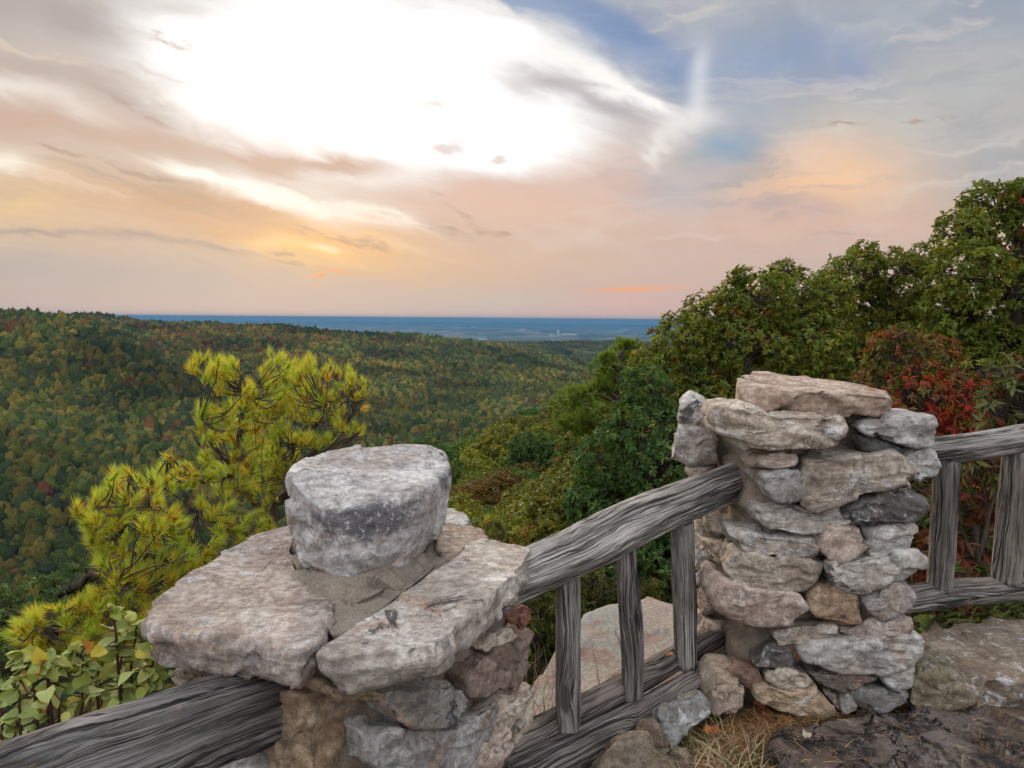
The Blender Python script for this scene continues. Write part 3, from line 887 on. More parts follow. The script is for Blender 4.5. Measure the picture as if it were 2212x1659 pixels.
RP5 = [
    ([(700, 622), (720, 590), (900, 565), (1060, 570), (1072, 622), (1050, 657), (900, 667), (720, 667)], TAN, 0.0),
    ([(1108, 602), (1180, 570), (1330, 540), (1490, 513), (1532, 592), (1480, 632), (1440, 657), (1250, 642), (1130, 632)], PINK, 0.0),
    ([(893, 712), (960, 680), (1120, 680), (1330, 652), (1500, 623), (1562, 670), (1550, 732), (1500, 802), (1330, 848), (1200, 842), (1040, 812), (930, 772)], GREY, 0.03),
    ([(590, 792), (680, 700), (780, 690), (822, 742), (800, 802), (720, 822), (620, 817)], DARK, -0.01),
    ([(800, 682), (870, 663), (892, 700), (872, 762), (830, 787), (815, 732)], (0.34, 0.18, 0.10), -0.02, "orange sliver stone"),
    ([(673, 872), (690, 840), (800, 840), (930, 868), (942, 912), (880, 937), (740, 922), (680, 902)], TAN, 0.01),
    ([(938, 862), (1000, 845), (1200, 858), (1332, 858), (1332, 892), (1180, 952), (1130, 957), (1000, 922)], (0.27, 0.24, 0.215), 0.01),
    ([(1340, 882), (1400, 840), (1532, 833), (1532, 892), (1470, 947), (1400, 932)], GREY, 0.015),
    ([(440, 892), (520, 843), (620, 838), (647, 872), (600, 912), (540, 917)], (0.26, 0.175, 0.14), 0.0),
    ([(578, 942), (680, 928), (780, 945), (1000, 958), (1072, 1080), (1060, 1117), (940, 1092), (760, 1072), (620, 1012)], BROWN, 0.03),
    ([(1010, 948), (1092, 990), (1112, 1062), (1080, 1077), (1045, 1010)], (0.23, 0.21, 0.17), 0.0),
    ([(1120, 1042), (1140, 970), (1200, 958), (1222, 1012), (1212, 1072), (1130, 1088)], GREY, 0.01),
    ([(1205, 958), (1480, 956), (1492, 1022), (1350, 1062), (1230, 1067)], (0.21, 0.205, 0.20), 0.02),
    ([(343, 962), (400, 898), (520, 908), (542, 992), (500, 1082), (350, 1102)], TAN, 0.05),
]
wall_stones(RP4, z4, FP, FN, pillar)
wall_stones(RP5, z5, FP, FN, pillar)
SIDE4 = [
    ([(325, 992), (400, 958), (432, 1010), (437, 1072), (370, 1082), (330, 1032)], TAN),
    ([(268, 1100), (290, 1010), (350, 1110), (440, 1150), (480, 1212), (450, 1247), (360, 1182), (290, 1142)], TAN),
    ([(288, 1172), (330, 1148), (382, 1200), (372, 1292), (320, 1322), (285, 1282)], GREY),
    ([(288, 1352), (330, 1328), (337, 1372), (295, 1392)], GREY),
    ([(290, 1422), (340, 1400), (382, 1470), (412, 1522), (370, 1552), (310, 1542)], PINK),
    ([(292, 1562), (362, 1575), (412, 1636), (370, 1678), (300, 1648)], PINK),
]
wall_stones(SIDE4, z4, LX, LN, pillar, depth=0.12, bulge=0.035)
# back-left cap blocks that stick out over the side
BP = P(1480, 900, 3.02)
wall_stones([
    ([(183, 402), (200, 300), (240, 275), (372, 330), (366, 392), (320, 447), (250, 457), (190, 432)], LIGHT, 0.0),
    ([(128, 642), (160, 520), (190, 455), (320, 468), (387, 560), (382, 652), (250, 677)], GREY, 0.01),
    ([(233, 692), (372, 692), (362, 742), (235, 772)], PINK, -0.02)], z4, BP, V((-0.25, -1, 0)).normalized(), pillar, depth=0.26, bulge=0.03)
# stones of the two sides turned away: random courses
rs = random.Random(4)
for face, (o0, ud, nn, L_) in {'right': (V((1.52, 2.72, 0.2)), V((0, 1, 0)), V((1, 0, 0)), 0.58), 'back': (V((0.92, 3.33, 0.2)), V((1, 0, 0)), V((0, 1, 0)), 0.60)}.items():
    z = 0.02
    while z < ZR - 0.3:
        hgt = rs.uniform(0.09, 0.15); x = 0.0
        while x < L_ - 0.08:
            w = min(rs.uniform(0.16, 0.32), L_ - x)
            q = [o0 + ud * (x + 0.01) + V((0, 0, z)), o0 + ud * (x + w - 0.01) + V((0, 0, z + rs.uniform(-.01, .01))),
                 o0 + ud * (x + w - 0.015) + V((0, 0, z + hgt - 0.012)), o0 + ud * (x + w * .4) + V((0, 0, z + hgt)), o0 + ud * (x + 0.015) + V((0, 0, z + hgt - 0.015))]
            stone("stone", q, nn, 0.10, 0.035, pillar, rs.choice([GREY, TAN, PINK, LIGHT]), rs.randrange(900), res=0.022)
            x += w
        z += hgt

# loose slab on top
def uz(rows, zz): return [P(*zz(x, y), d) for x, y, d in rows]


slab = uz([(500, 200, 2.74), (640, 222, 2.66), (800, 238, 2.63), (1000, 250, 2.60), (1250, 260, 2.59), (1410, 278, 2.61), (1462, 312, 2.68), (1395, 245, 2.84),
           (1190, 184, 3.00), (990, 162, 3.06), (700, 132, 3.04), (560, 127, 2.97), (508, 152, 2.85)], z4)
lo = stone("cap_slab", slab, (0.06, -0.05, 1), 0.092, 0.0, None, (0.54, 0.43, 0.345), 41, res=0.012, amp=0.012, chips=8, prof=SLAB, strata=0.006, taper=0.05)
tag(lo, "loose tan sandstone slab lying tilted on the taller pillar", "stone slab")

# ---- left pillar
pl2 = thing("stone_pillar", "squat stone pillar with wide cap slabs and a grey boulder set on top", "pillar", (-0.45, 2.05, 0.0), "mortared stone pillars of the overlook")
ZL = CAM.z - 0.767
UP = V((0, 0, 1)); LP0 = V((0, 0, ZL))


def top(rows, zz=z2, dz=0.0): return [onplane(*zz(x, y), LP0 + UP * dz, UP) for x, y in rows]


stone("cap_slab", top([(213, 903), (262, 965), (420, 1000), (700, 1030), (975, 1094), (1008, 1078), (1085, 1015), (1130, 900), (1060, 800), (960, 720), (925, 600), (935, 480), (880, 492), (760, 525), (620, 590), (400, 745), (300, 830)]),
      UP, 0.115, 0.0, pl2, (0.50, 0.43, 0.38), 11, res=0.012, amp=0.010, chips=2, prof=SLAB, strata=0.015, soft=0.04, taper=0.05)
stone("cap_slab", top([(1040, 1112), (1065, 1075), (1160, 1015), (1355, 885), (1550, 742), (1665, 688), (1780, 572), (1850, 540), (1905, 552), (2093, 590), (2060, 660), (1930, 790), (1790, 900), (1700, 1000), (1610, 1070), (1450, 1090), (1250, 1110), (1120, 1135)], dz=0.012),
      UP, 0.105, 0.0, pl2, (0.55, 0.515, 0.475), 12, res=0.012, amp=0.010, chips=2, prof=SLAB, strata=0.015, soft=0.04, taper=0.10)
stone("cap_slab", top([(1640, 470), (1660, 400), (1700, 393), (1770, 430), (1800, 465), (1740, 490)], dz=0.0), UP, 0.09, 0.0, pl2, LIGHT, 13, res=0.014, prof=SLAB)
stone("cap_slab", top([(1650, 478), (1790, 472), (1890, 525), (1900, 552), (1790, 565), (1700, 650), (1630, 610)], dz=0.004), UP, 0.10, 0.0, pl2, (0.40, 0.32, 0.26), 14, res=0.014, prof=SLAB)
BC = V((-0.455, 1.72, 0)); LD = V((-0.913, 0.408, 0)).normalized(); RD = V((0.566, 0.824, 0)).normalized()
nL = V((-0.408, -0.913, 0)).normalized(); nR = V((0.824, -0.566, 0)).normalized()
q4 = [BC, BC + RD * 0.80, BC + RD * 0.80 + LD * 0.52, BC + LD * 0.52]
body = [V((a.x, a.y, ZL - 0.10)) for a in q4]
stone("mortar_core", body, UP, 1.15, 0.0, pl2, (1.0, 0.98, 0.96), 15, M_MORTAR, res=0.018, amp=0.014, chips=0, prof=SLAB, strata=0.0, soft=0.08, taper=-0.03)
capm = top([(920, 690), (955, 775), (1130, 880), (1090, 1010), (1200, 1010), (1560, 740), (1680, 640), (1660, 480), (1400, 380), (1000, 480)], dz=-0.006)
stone("mortar_bed", capm, UP, 0.11, 0.0, pl2, (1.22, 1.26, 1.32), 16, M_MORTAR, res=0.009, amp=0.020, chips=0, prof=SLAB, strata=0.0, soft=0.2)
apron = top([(915, 580), (945, 690), (1010, 765), (1150, 830), (1260, 815), (1390, 760), (1500, 690), (1610, 600), (1640, 500), (1500, 400), (1000, 420)], dz=0.026)
AP = [(0.5, -1.0), (0.0, -1.0), (0.03, -0.7), (0.09, -0.35), (0.15, 0.0), (0.4, 0.2), (0.7, 0.2)]
stone("mortar_bed", apron, UP, 0.05, 0.012, pl2, (1.16, 1.18, 1.22), 17, M_MORTAR, res=0.009, amp=0.026, chips=2, prof=AP, strata=0.0, soft=0.2)
bl = uz([(905, 225, 2.22), (932, 190, 2.33), (1060, 122, 2.46), (1240, 95, 2.54), (1400, 87, 2.59), (1600, 96, 2.62), (1672, 130, 2.56), (1688, 200, 2.44), (1640, 262, 2.28), (1500, 335, 2.14),
         (1380, 380, 2.08), (1210, 412, 2.03), (1130, 424, 2.02), (1050, 396, 2.05), (985, 345, 2.10), (915, 275, 2.16)], z2)
BOUL = [(0.8, -1.0), (0.52, -1.0), (0.38, -0.95), (0.25, -0.84), (0.10, -0.64), (0.0, -0.40), (-0.01, -0.18), (0.005, -0.07), (0.03, -0.01), (0.10, 0.0), (0.4, 0.0), (0.7, 0.0)]
stone("cap_boulder", bl, (0, -0.06, 1), 0.335, 0.0, pl2, (0.53, 0.525, 0.525), 22, M_BOULD, res=0.008, facet=0.11, amp=0.012, chips=0, prof=BOUL, strata=0.003, soft=0.13, cen_b=P(*z2(1190, 330), 2.10))
RB = [
    ([(1362, 1350), (1400, 1282), (1620, 1250), (1700, 1268), (1732, 1362), (1650, 1432), (1500, 1442), (1390, 1422)], (0.34, 0.33, 0.31), 0.06, "stone with a black hollow"),
    ([(1255, 1480), (1300, 1445), (1480, 1440), (1680, 1472), (1780, 1402), (1885, 1315), (1900, 1385), (1840, 1505), (1770, 1622), (1700, 1720), (1400, 1720), (1262, 1602)], GREY, 0.04),
    ([(1728, 1192), (1800, 1120), (1960, 1058), (1992, 1120), (1930, 1232), (1830, 1302), (1750, 1292)], (0.33, 0.25, 0.21), 0.03),
    ([(1985, 932), (2020, 868), (2067, 880), (2050, 942), (1990, 972)], (0.40, 0.20, 0.15), 0.02, "small red stone"),
    ([(1990, 1052), (2052, 988), (2057, 1082), (2000, 1202), (1960, 1282), (1940, 1242)], (0.32, 0.25, 0.21), 0.01),
    ([(1930, 1342), (2042, 1238), (2052, 1302), (2000, 1382), (1950, 1442)], TAN, 0.02),
    ([(1800, 1642), (1880, 1522), (1950, 1450), (1962, 1502), (1900, 1662), (1850, 1702)], PINK, 0.02),
    ([(1970, 1502), (2037, 1328), (2042, 1452), (2000, 1602), (1960, 1662)], TAN, 0.02),
    ([(1095, 1262), (1240, 1270), (1360, 1290), (1340, 1322), (1200, 1332), (1110, 1302)], BROWN, 0.02),
    ([(1780, 1060), (1900, 990), (1985, 985), (1960, 1040), (1850, 1095)], TAN, 0.0),
]
BRP = V((BC.x, BC.y, 0))
wall_stones(RB, z2, BRP, nR, pl2, depth=0.12, bulge=0.04, res=0.012)
wall_stones([
    ([(852, 1402), (870, 1292), (960, 1270), (1050, 1300), (1067, 1442), (1072, 1702), (900, 1702), (880, 1562)], BROWN, 0.03, "brown stone set on end"),
    ([(590, 1662), (700, 1618), (830, 1640), (880, 1722), (600, 1730)], GREY, 0.03),
    ([(365, 1190), (400, 1160), (560, 1185), (600, 1215), (500, 1235), (400, 1225)], (0.30, 0.25, 0.2), -0.02)], z2, BRP, nL, pl2, depth=0.12, bulge=0.035, res=0.012)
for face, (o0, ud, nn, L_) in {'right': (BC + RD * 0.02, RD, nR, 0.76), 'left': (BC + LD * 0.02, LD, nL, 0.50), 'back': (q4[1] + LD * 0.02, LD, RD, 0.5), 'far': (q4[3] + RD * 0.02, RD, LD, 0.76)}.items():
    z = -0.22
    ztop = 0.36 if face in ('right', 'left') else 0.68
    while z < ztop:
        hgt = rs.uniform(0.10, 0.17); x = 0.0
        while x < L_ - 0.1:
            w = min(rs.uniform(0.2, 0.36), L_ - x)
            b_ = V((o0.x, o0.y, 0))
            q = [b_ + ud * (x + 0.01) + UP * z, b_ + ud * (x + w - 0.01) + UP * z, b_ + ud * (x + w - 0.015) + UP * (z + hgt - 0.012), b_ + ud * (x + w * .5) + UP * (z + hgt), b_ + ud * (x + 0.015) + UP * (z + hgt - 0.015)]
            stone("stone", q, nn, 0.10, 0.04, pl2, rs.choice([GREY, TAN, PINK, LIGHT]), rs.randrange(900), res=0.022)
            x += w
        z += hgt

# ------------------------------------------------------------------ log railings
M_WOOD, g, out = material("weathered_wood")
uv = X(g, g.node('ShaderNodeUVMap', uv_map='grain').outputs[0])
rnd = g.orand(); oc = g.ocol()
ug = g.vmath('ADD', uv, g.comb(rnd * 9.0, rnd * 4.0, 0.0))
wob = g.noise(g.vmath('MULTIPLY', ug, (5.0, 9.0, 1.0)), 1.0, 4, 0.6)
gx, gy0, gz = g.sep(ug)
kd = g.voro(g.vmath('MULTIPLY', ug, (2.4, 7.0, 1.0)), 1.0)
kn = g.math('EXPONENT', kd * kd * -22.0)
low_ = g.noise(g.vmath('MULTIPLY', ug, (2.2, 5.0, 1.0)), 1.0, 3, 0.5)
gy = gy0 + kn * 0.022 + low_ * 0.045
gv = g.comb(gx * 2.2, gy * 88.0 + wob * 1.8, 0.0)
g1 = g.noise(gv, 1.0, 8, 0.68, 0.25)
g2 = g.noise(g.comb(gx * 2.6, gy * 190.0 + wob * 3.5, 4.0), 1.0, 6, 0.7)
bigp = g.noise(g.vmath('MULTIPLY', ug, (2.5, 7.0, 1.0)), 1.0, 6, 0.65, 0.6)
c = g.mix(g.ramp(g2, 0.28, 0.72), (0.21, 0.193, 0.178), (0.46, 0.432, 0.40))
c = g.mix(g.ramp(bigp, 0.44, 0.66) * 0.8, c, g.mix(1.0, c, (0.50, 0.46, 0.43), 'MULTIPLY'))
c = g.mix(g.ramp(g.noise(g.comb(gx * 1.6, gy * 16.0, 6.0), 1.0, 6, 0.7, 0.4), 0.52, 0.68) * 0.7, c, (0.055, 0.050, 0.050))
c = g.mix(1.0, c, oc, 'MULTIPLY', False)


def check(sx, sy, k, w, zz):
    nz = g.noise(g.comb(gx * sx, gy * sy + wob * k, zz), 1.0, 3, 0.55, 0.1)
    return g.ramp(g.math('ABSOLUTE', nz - 0.5), w, w * 0.25)


k1 = check(0.45, 34.0, 0.8, 0.020, 1.0)
k2 = check(0.9, 75.0, 1.4, 0.030, 2.0)
k3 = check(1.9, 160.0, 2.0, 0.035, 3.0)
gate = g.ramp(g.noise(g.comb(gx * 3.0, gy * 14.0, 8.0), 1.0, 4, 0.6), 0.38, 0.58)
crk = g.math('MAXIMUM', k1, g.math('MAXIMUM', k2 * gate, k3 * gate * 0.5))
c = g.mix(crk * 0.92, c, (0.014, 0.013, 0.013))
c = g.mix(g.ramp(g.noise(g.comb(gx * 14.0, gy * 40.0, 9.0), 1.0, 7, 0.7), 0.60, 0.68) * 0.6, c, (0.32, 0.22, 0.14))
c = g.mix(g.ramp(kd, 0.17, 0.10) * 0.8, c, (0.06, 0.05, 0.045))
h = (1.0 - crk) + g2 * 0.6
principled(g, out, c, 0.9, g.bump(h, 0.75, 0.008), 0.15)


def log(name, pts, rads, parent, seed, color=(1, 1, 1), step=0.012, nth=72, groove=0.0065, squash=1.0, ends=True, flat=0.0):
    """A weathered pole along a crooked line; grain runs in its 'grain' coordinates."""
    pts_ = np.array([tuple(q) for q in pts], float); rads = np.array(rads, float)
    s = np.concatenate([[0], np.cumsum(np.linalg.norm(np.diff(pts_, axis=0), axis=1))])
    n = int(max(12, s[-1] / step)); t = np.linspace(0, s[-1], n)
    # smooth the crooks
    C = np.stack([np.interp(t, s, pts_[:, k]) for k in range(3)], -1); Rr = np.interp(t, s, rads)
    w = max(3, int(0.10 / (s[-1] / n)) | 1); ker = np.hanning(w + 2)[1:-1]; ker /= ker.sum()
    def sm_(a): return np.convolve(np.pad(a, w // 2, mode='edge'), ker, mode='valid')[:n]
    end0, end1 = C[0].copy(), C[-1].copy()
    C = np.stack([sm_(C[:, k]) for k in range(3)], -1); Rr = sm_(Rr)
    C[0], C[-1] = end0, end1
    T_ = np.gradient(C, axis=0); T_ /= np.linalg.norm(T_, axis=1, keepdims=True)
    up = np.array([0, 0, 1.0]) if abs(T_[n // 2, 2]) < 0.8 else np.array([0, 1.0, 0])
    Bn = np.cross(T_, up); Bn /= np.linalg.norm(Bn, axis=1, keepdims=True); Nn = np.cross(Bn, T_)
    th = np.linspace(0, 2 * math.pi, nth, endpoint=False)
    TT, TH = np.meshgrid(t, th, indexing='ij')
    q = np.stack([TT * 1.6, np.cos(TH) * 1.6, np.sin(TH) * 1.6], -1).reshape(-1, 3) + seed * 5.1
    q2 = np.stack([TT * 0.7, np.cos(TH) * 7.5, np.sin(TH) * 7.5], -1).reshape(-1, 3) + seed * 3.3
    wobn = fbm(q * 1.6, 2, seed + 8) * 0.5
    q2[:, 1] += wobn; q2[:, 2] += wobn
    lump = fbm(q, 3, seed); cr = 1 - np.abs(vnoise(q2, seed + 2)) * 2; cr2 = 1 - np.abs(vnoise(q2 * np.array([1.6, 2.3, 2.3]), seed + 4)) * 2
    fine_ = vnoise(q2 * np.array([4, 5, 5]), seed + 6)
    R_ = np.repeat(Rr, nth)
    rr = R_ * (1 + 0.17 * lump + 0.05 * fbm(q * 4.0, 2, seed + 12)) - groove * np.clip((cr - 0.55) / 0.45, 0, 1) * 1.3 - groove * 0.55 * np.clip((cr2 - 0.5) / 0.5, 0, 1) + groove * 0.16 * fine_
    rr = rr.reshape(n, nth)
    v = C[:, None, :] + Bn[:, None, :] * (rr * np.cos(TH))[..., None] + Nn[:, None, :] * (rr * np.sin(TH) * squash)[..., None]
    if ends:                                           # ragged, slightly rounded ends
        for k, (i0, sg) in enumerate(((0, -1), (n - 1, 1))):
            jag = (0.006 + 0.012 * fbm(np.stack([np.cos(th) * 3, np.sin(th) * 3, th * 0 + seed + k], -1), 2, seed)) * sg
            v[i0] = v[i0] + T_[i0] * jag[:, None]
    uvv = np.stack([TT, TH * Rr.mean()], -1).reshape(-1, 2)
    v = v.reshape(-1, 3)
    i = np.arange(n - 1)[:, None] * nth; j = np.arange(nth)[None, :]; jn_ = (j + 1) % nth
    f = np.stack([i + j, i + jn_, i + nth + jn_, i + nth + j], -1).reshape(-1, 4)
    faces = [tuple(a) for a in f]
    c0, c1 = len(v), len(v) + 1
    v = np.vstack([v, [C[0] + T_[0] * 0.004], [C[-1] - T_[-1] * 0.004]])
    uvv = np.vstack([uvv, [[0, 0.3]], [[t[-1], 0.3]]])
    for j in range(nth):
        faces.append(((j + 1) % nth, j, c0)); faces.append(((n - 1) * nth + j, (n - 1) * nth + (j + 1) % nth, c1))
    # outward winding
    a = np.array(faces[nth // 4]); fn = np.cross(v[a[1]] - v[a[0]], v[a[2]] - v[a[0]])
    if fn.dot(v[a[0]] - C[0]) < 0: faces = [x[::-1] for x in faces]
    return obj(name, v, faces, M_WOOD, parent, uv=uvv, color=color)


# middle railing: its vertical plane runs from the squat pillar to the tall one
S_, E_ = P(1145, 1240, 2.40), P(1605, 1042, 2.98)
MN = V((E_ - S_)).cross(UP).normalized()
def mp(x, y): return onplane(x, y, S_, MN)


RGROUP = "log railings between the stone pillars"
r1 = thing("log_railing", "weathered log railing climbing between the two stone pillars with three posts", "railing", (0.45, 2.6, 0.1), RGROUP)
log("top_rail", [mp(1060, 1275), mp(1140, 1239), mp(1230, 1199), mp(1300, 1166), mp(1345, 1141), mp(1420, 1107), mp(1500, 1073), mp(1560, 1050), mp(1640, 1020)],
    [0.080, 0.085, 0.088, 0.093, 0.090, 0.086, 0.084, 0.083, 0.080], r1, 3, (1.15, 1.13, 1.1), nth=96, squash=0.98)
off = V((MN.x, MN.y, 0)) * 0.045
if off.dot(V((0, -1, 0))) < 0: off = -off
b1 = [mp(*z3(150, 1680)), mp(*z3(480, 1530)), mp(*z3(800, 1370)), mp(*z3(1130, 1180)), mp(*z3(1330, 1050)), mp(*z3(1500, 940))]
log("bottom_rail", [q + off for q in b1], [0.062, 0.062, 0.062, 0.060, 0.060, 0.058], r1, 7, (0.72, 0.68, 0.66), nth=64)
b2 = [mp(*z3(150, 1610)), mp(*z3(480, 1450)), mp(*z3(800, 1285)), mp(*z3(1130, 1090)), mp(*z3(1330, 965)), mp(*z3(1480, 880))]
log("bottom_rail", [q - off * 1.1 for q in b2], [0.05, 0.052, 0.052, 0.05, 0.05, 0.048], r1, 9, (0.62, 0.56, 0.53), nth=56)
log("post", [mp(*z3(466, 690)), mp(*z3(466, 1000)), mp(*z3(468, 1300)), mp(*z3(474, 1535))], [0.041, 0.043, 0.045, 0.041], r1, 21, (0.88, 0.86, 0.85), nth=48, groove=0.005)
log("post", [mp(*z3(758, 540)), mp(*z3(768, 760)), mp(*z3(782, 900)), mp(*z3(790, 1080)), mp(*z3(788, 1310))], [0.038, 0.042, 0.046, 0.042, 0.037], r1, 23, (0.85, 0.83, 0.82), nth=48, groove=0.005)
log("post", [mp(*z3(1043, 430)), mp(*z3(1048, 700)), mp(*z3(1056, 950)), mp(*z3(1062, 1140))], [0.045, 0.047, 0.048, 0.044], r1, 25, (1.0, 0.99, 0.98), nth=48, groove=0.005)

# right railing
r2 = thing("log_railing", "weathered log railing running from the tall pillar out past the red leaved shrub", "railing", (2.2, 3.15, 0.3), RGROUP)
RS = P(1990, 980, 3.22); RN = V((0.06, -1, 0)).normalized()
def rp(x, y): return onplane(*z4(x, y), RS, RN)


log("top_rail", [rp(1480, 625), rp(1660, 598), rp(1900, 572), rp(2212, 518), rp(2600, 465), rp(3200, 400)], [0.058, 0.060, 0.065, 0.064, 0.062, 0.06], r2, 31, (1.12, 1.1, 1.08), nth=64, groove=0.007)
log("bottom_rail", [rp(1400, 1490), rp(1520, 1475), rp(1800, 1435), rp(2212, 1408), rp(2600, 1380), rp(3200, 1345)], [0.060, 0.064, 0.066, 0.058, 0.056, 0.055], r2, 33, (0.85, 0.82, 0.8), nth=64, groove=0.007)
log("post", [rp(1752, 660), rp(1748, 900), rp(1732, 1150), rp(1715, 1405)], [0.056, 0.058, 0.060, 0.056], r2, 35, (0.72, 0.70, 0.68), nth=48, groove=0.005)
log("post", [rp(2172, 600), rp(2150, 900), rp(2130, 1150), rp(2108, 1370)], [0.056, 0.060, 0.062, 0.060], r2, 37, (0.82, 0.78, 0.73), nth=48, groove=0.005)
log("post", [rp(2700, 470), rp(2690, 800), rp(2670, 1370)], [0.055, 0.058, 0.055], r2, 38, (0.8, 0.78, 0.75), nth=48, groove=0.005)

# left railing, close to the camera
r3 = thing("log_railing", "thick dark log rail running into the squat pillar under its cap slab", "railing", (-0.9, 1.3, 0.1), RGROUP)
A_, B_ = P(600, 1512, 1.86), P(-60, 1760, 1.30)
dirn = (B_ - A_)
log("top_rail", [A_, A_ + dirn * 0.25 + V((0, 0, .004)), A_ + dirn * 0.5, A_ + dirn * 0.75 + V((0, 0, .006)), B_, A_ + dirn * 1.6], [0.088, 0.096, 0.100, 0.104, 0.104, 0.10], r3, 51, (0.62, 0.60, 0.62), step=0.007, nth=120, groove=0.009)
log("post", [A_ + dirn * 0.9 - V((0, 0, 0.06)), A_ + dirn * 0.9 - V((0, 0, 0.66))], [0.045, 0.045], r3, 53, nth=40)
log("bottom_rail", [A_ - V((0, 0, 0.70)), A_ + dirn * 1.6 - V((0, 0, 0.70))], [0.07, 0.07], r3, 55, nth=48)

# ------------------------------------------------------------------ rocks
def rock(label, cat, pts3, n, depth, bulge, color, seed, name="rock", **kw):
    o = stone(name, pts3, n, depth, bulge, None, color, seed, **kw)
    return tag(o, label, cat)


bb = [P(x, y, d) for x, y, d in [(1245, 1320, 3.75), (1310, 1296, 3.95), (1400, 1287, 4.05), (1480, 1300, 4.05), (1580, 1340, 3.75), (1600, 1480, 3.0), (1470, 1560, 2.78),
                               (1300, 1640, 2.55), (1180, 1690, 2.42), (1040, 1700, 2.42), (1090, 1580, 2.85), (1128, 1485, 3.2), (1182, 1400, 3.5)]]
PB = [(0.5, -1.0), (-0.10, -0.95), (-0.12, -0.6), (-0.07, -0.25), (0.0, -0.05), (0.04, 0.0), (0.15, 0.03), (0.4, 0.03), (0.7, 0.03)]
rock("broad pale pink and grey boulder lying beyond the railing posts", "boulder", bb, (0, 0, 1), 1.4, 0.6, TAN, 61, name="boulder", mat=M_PALE, res=0.03, amp=0.020, chips=3, prof=PB, strata=0.012)
ZG = P(1780, 1530, 2.77).z
gp = V((0, 0, ZG + 0.17))
rock("flat tan rock ledge on the ground under the far right rail", "rock ledge",
     [onplane(x, y, gp, UP) for x, y in [(1960, 1395), (2000, 1360), (2060, 1346), (2150, 1333), (2300, 1328), (2500, 1360), (2560, 1480), (2300, 1488), (2212, 1476), (2130, 1474), (2060, 1440), (2000, 1412)]],
     UP, 0.30, 0.0, (0.27, 0.225, 0.18), 63, name="rock_ledge", mat=M_STONE, res=0.02, amp=0.022, chips=3, prof=SLAB, strata=0.01)
rock("rounded lichen covered rock against the foot of the taller pillar", "rock",
     [onplane(*z5(x, y), P(2020, 1470, 2.72), FN) for x, y in [(1490, 1010), (1510, 900), (1560, 790), (1650, 760), (1740, 800), (1830, 900), (1890, 980), (1820, 1030), (1650, 1060), (1520, 1060)]],
     FN, 0.25, 0.06, (0.25, 0.225, 0.16), 64, mat=M_STONE, amp=0.014)
dp = V((0, 0, ZG + 0.06))
rock("big dark mottled bedrock slab in front of the taller pillar", "bedrock slab",
     [onplane(x, y, dp, UP) for x, y in [(1668, 1700), (1676, 1610), (1700, 1570), (1770, 1545), (1880, 1530), (1960, 1525), (2050, 1512), (2212, 1502), (2450, 1500), (2700, 1800), (2300, 2200), (1700, 2100)]],
     UP, 0.30, 0.0, (0.29, 0.245, 0.215), 65, name="bedrock_slab", mat=M_LEDGE, res=0.018, amp=0.034, chips=4, prof=SLAB, strata=0.004, facet=0.16)
GN_ = V((0.1, -0.9, 0.5)).normalized()
rock("grey block wedged under the lower rail beside the taller pillar", "rock",
     [onplane(*z3(x, y), P(*z3(1020, 1400), 2.62), GN_) for x, y in [(885, 1450), (960, 1330), (1100, 1285), (1158, 1340), (1150, 1402), (1100, 1442), (1020, 1482), (960, 1562), (900, 1502)]],
     GN_, 0.22, 0.05, (0.30, 0.30, 0.29), 66)
rock("tan rough stone under the lower rail at the bottom edge", "rock",
     [onplane(*z3(x, y), P(*z3(850, 1600), 2.44), GN_) for x, y in [(620, 1640), (760, 1505), (850, 1500), (920, 1580), (1040, 1572), (1060, 1680), (1000, 1760), (640, 1760)]],
     GN_, 0.24, 0.05, (0.32, 0.27, 0.21), 67)
rock("small brown stone squeezed between two rocks below the rail", "rock",
     [onplane(*z3(x, y), P(*z3(900, 1500), 2.55), GN_) for x, y in [(800, 1500), (840, 1430), (900, 1420), (960, 1540), (930, 1590), (860, 1540)]],
     GN_, 0.2, 0.03, (0.24, 0.19, 0.15), 68)
pbp = [onplane(*z5(x, y), V((0, 0, ZG + 0.03)), UP) for x, y in [(1290, 1160), (1330, 1135), (1370, 1150), (1375, 1180), (1330, 1190)]]
rock("small black pebble lying on the pine straw", "pebble", pbp, UP, 0.03, 0.018, (0.03, 0.03, 0.034), 69, name="pebble", mat=M_LEDGE, res=0.004, amp=0.002)
# ------------------------------------------------------------------ plants
def unit(a): return a / np.maximum(np.linalg.norm(a, axis=-1, keepdims=True), 1e-9)


def rand_unit(rng, n): return unit(rng.normal(size=(n, 3)))


def leaf_material(name, trans=0.38, rough=0.6, use_obj=False, spec=0.15):
    m, g, out = material(name)
    c = g.attr('col')
    if use_obj: c = g.mix(1.0, c, g.ocol(), 'MULTIPLY', False)
    b = g.node('ShaderNodeBsdfPrincipled'); g.put(b.inputs['Base Color'], c); b.inputs['Roughness'].default_value = rough
    b.inputs['Specular IOR Level'].default_value = spec
    t = g.node('ShaderNodeBsdfTranslucent'); g.put(t.inputs[0], g.mix(1.0, c, (1.35, 1.25, 0.6), 'MULTIPLY', False))
    mx = g.node('ShaderNodeMixShader'); mx.inputs[0].default_value = trans
    g.l.new(b.outputs[0], mx.inputs[1]); g.l.new(t.outputs[0], mx.inputs[2]); g.l.new(mx.outputs[0], out.inputs[0])
    return m


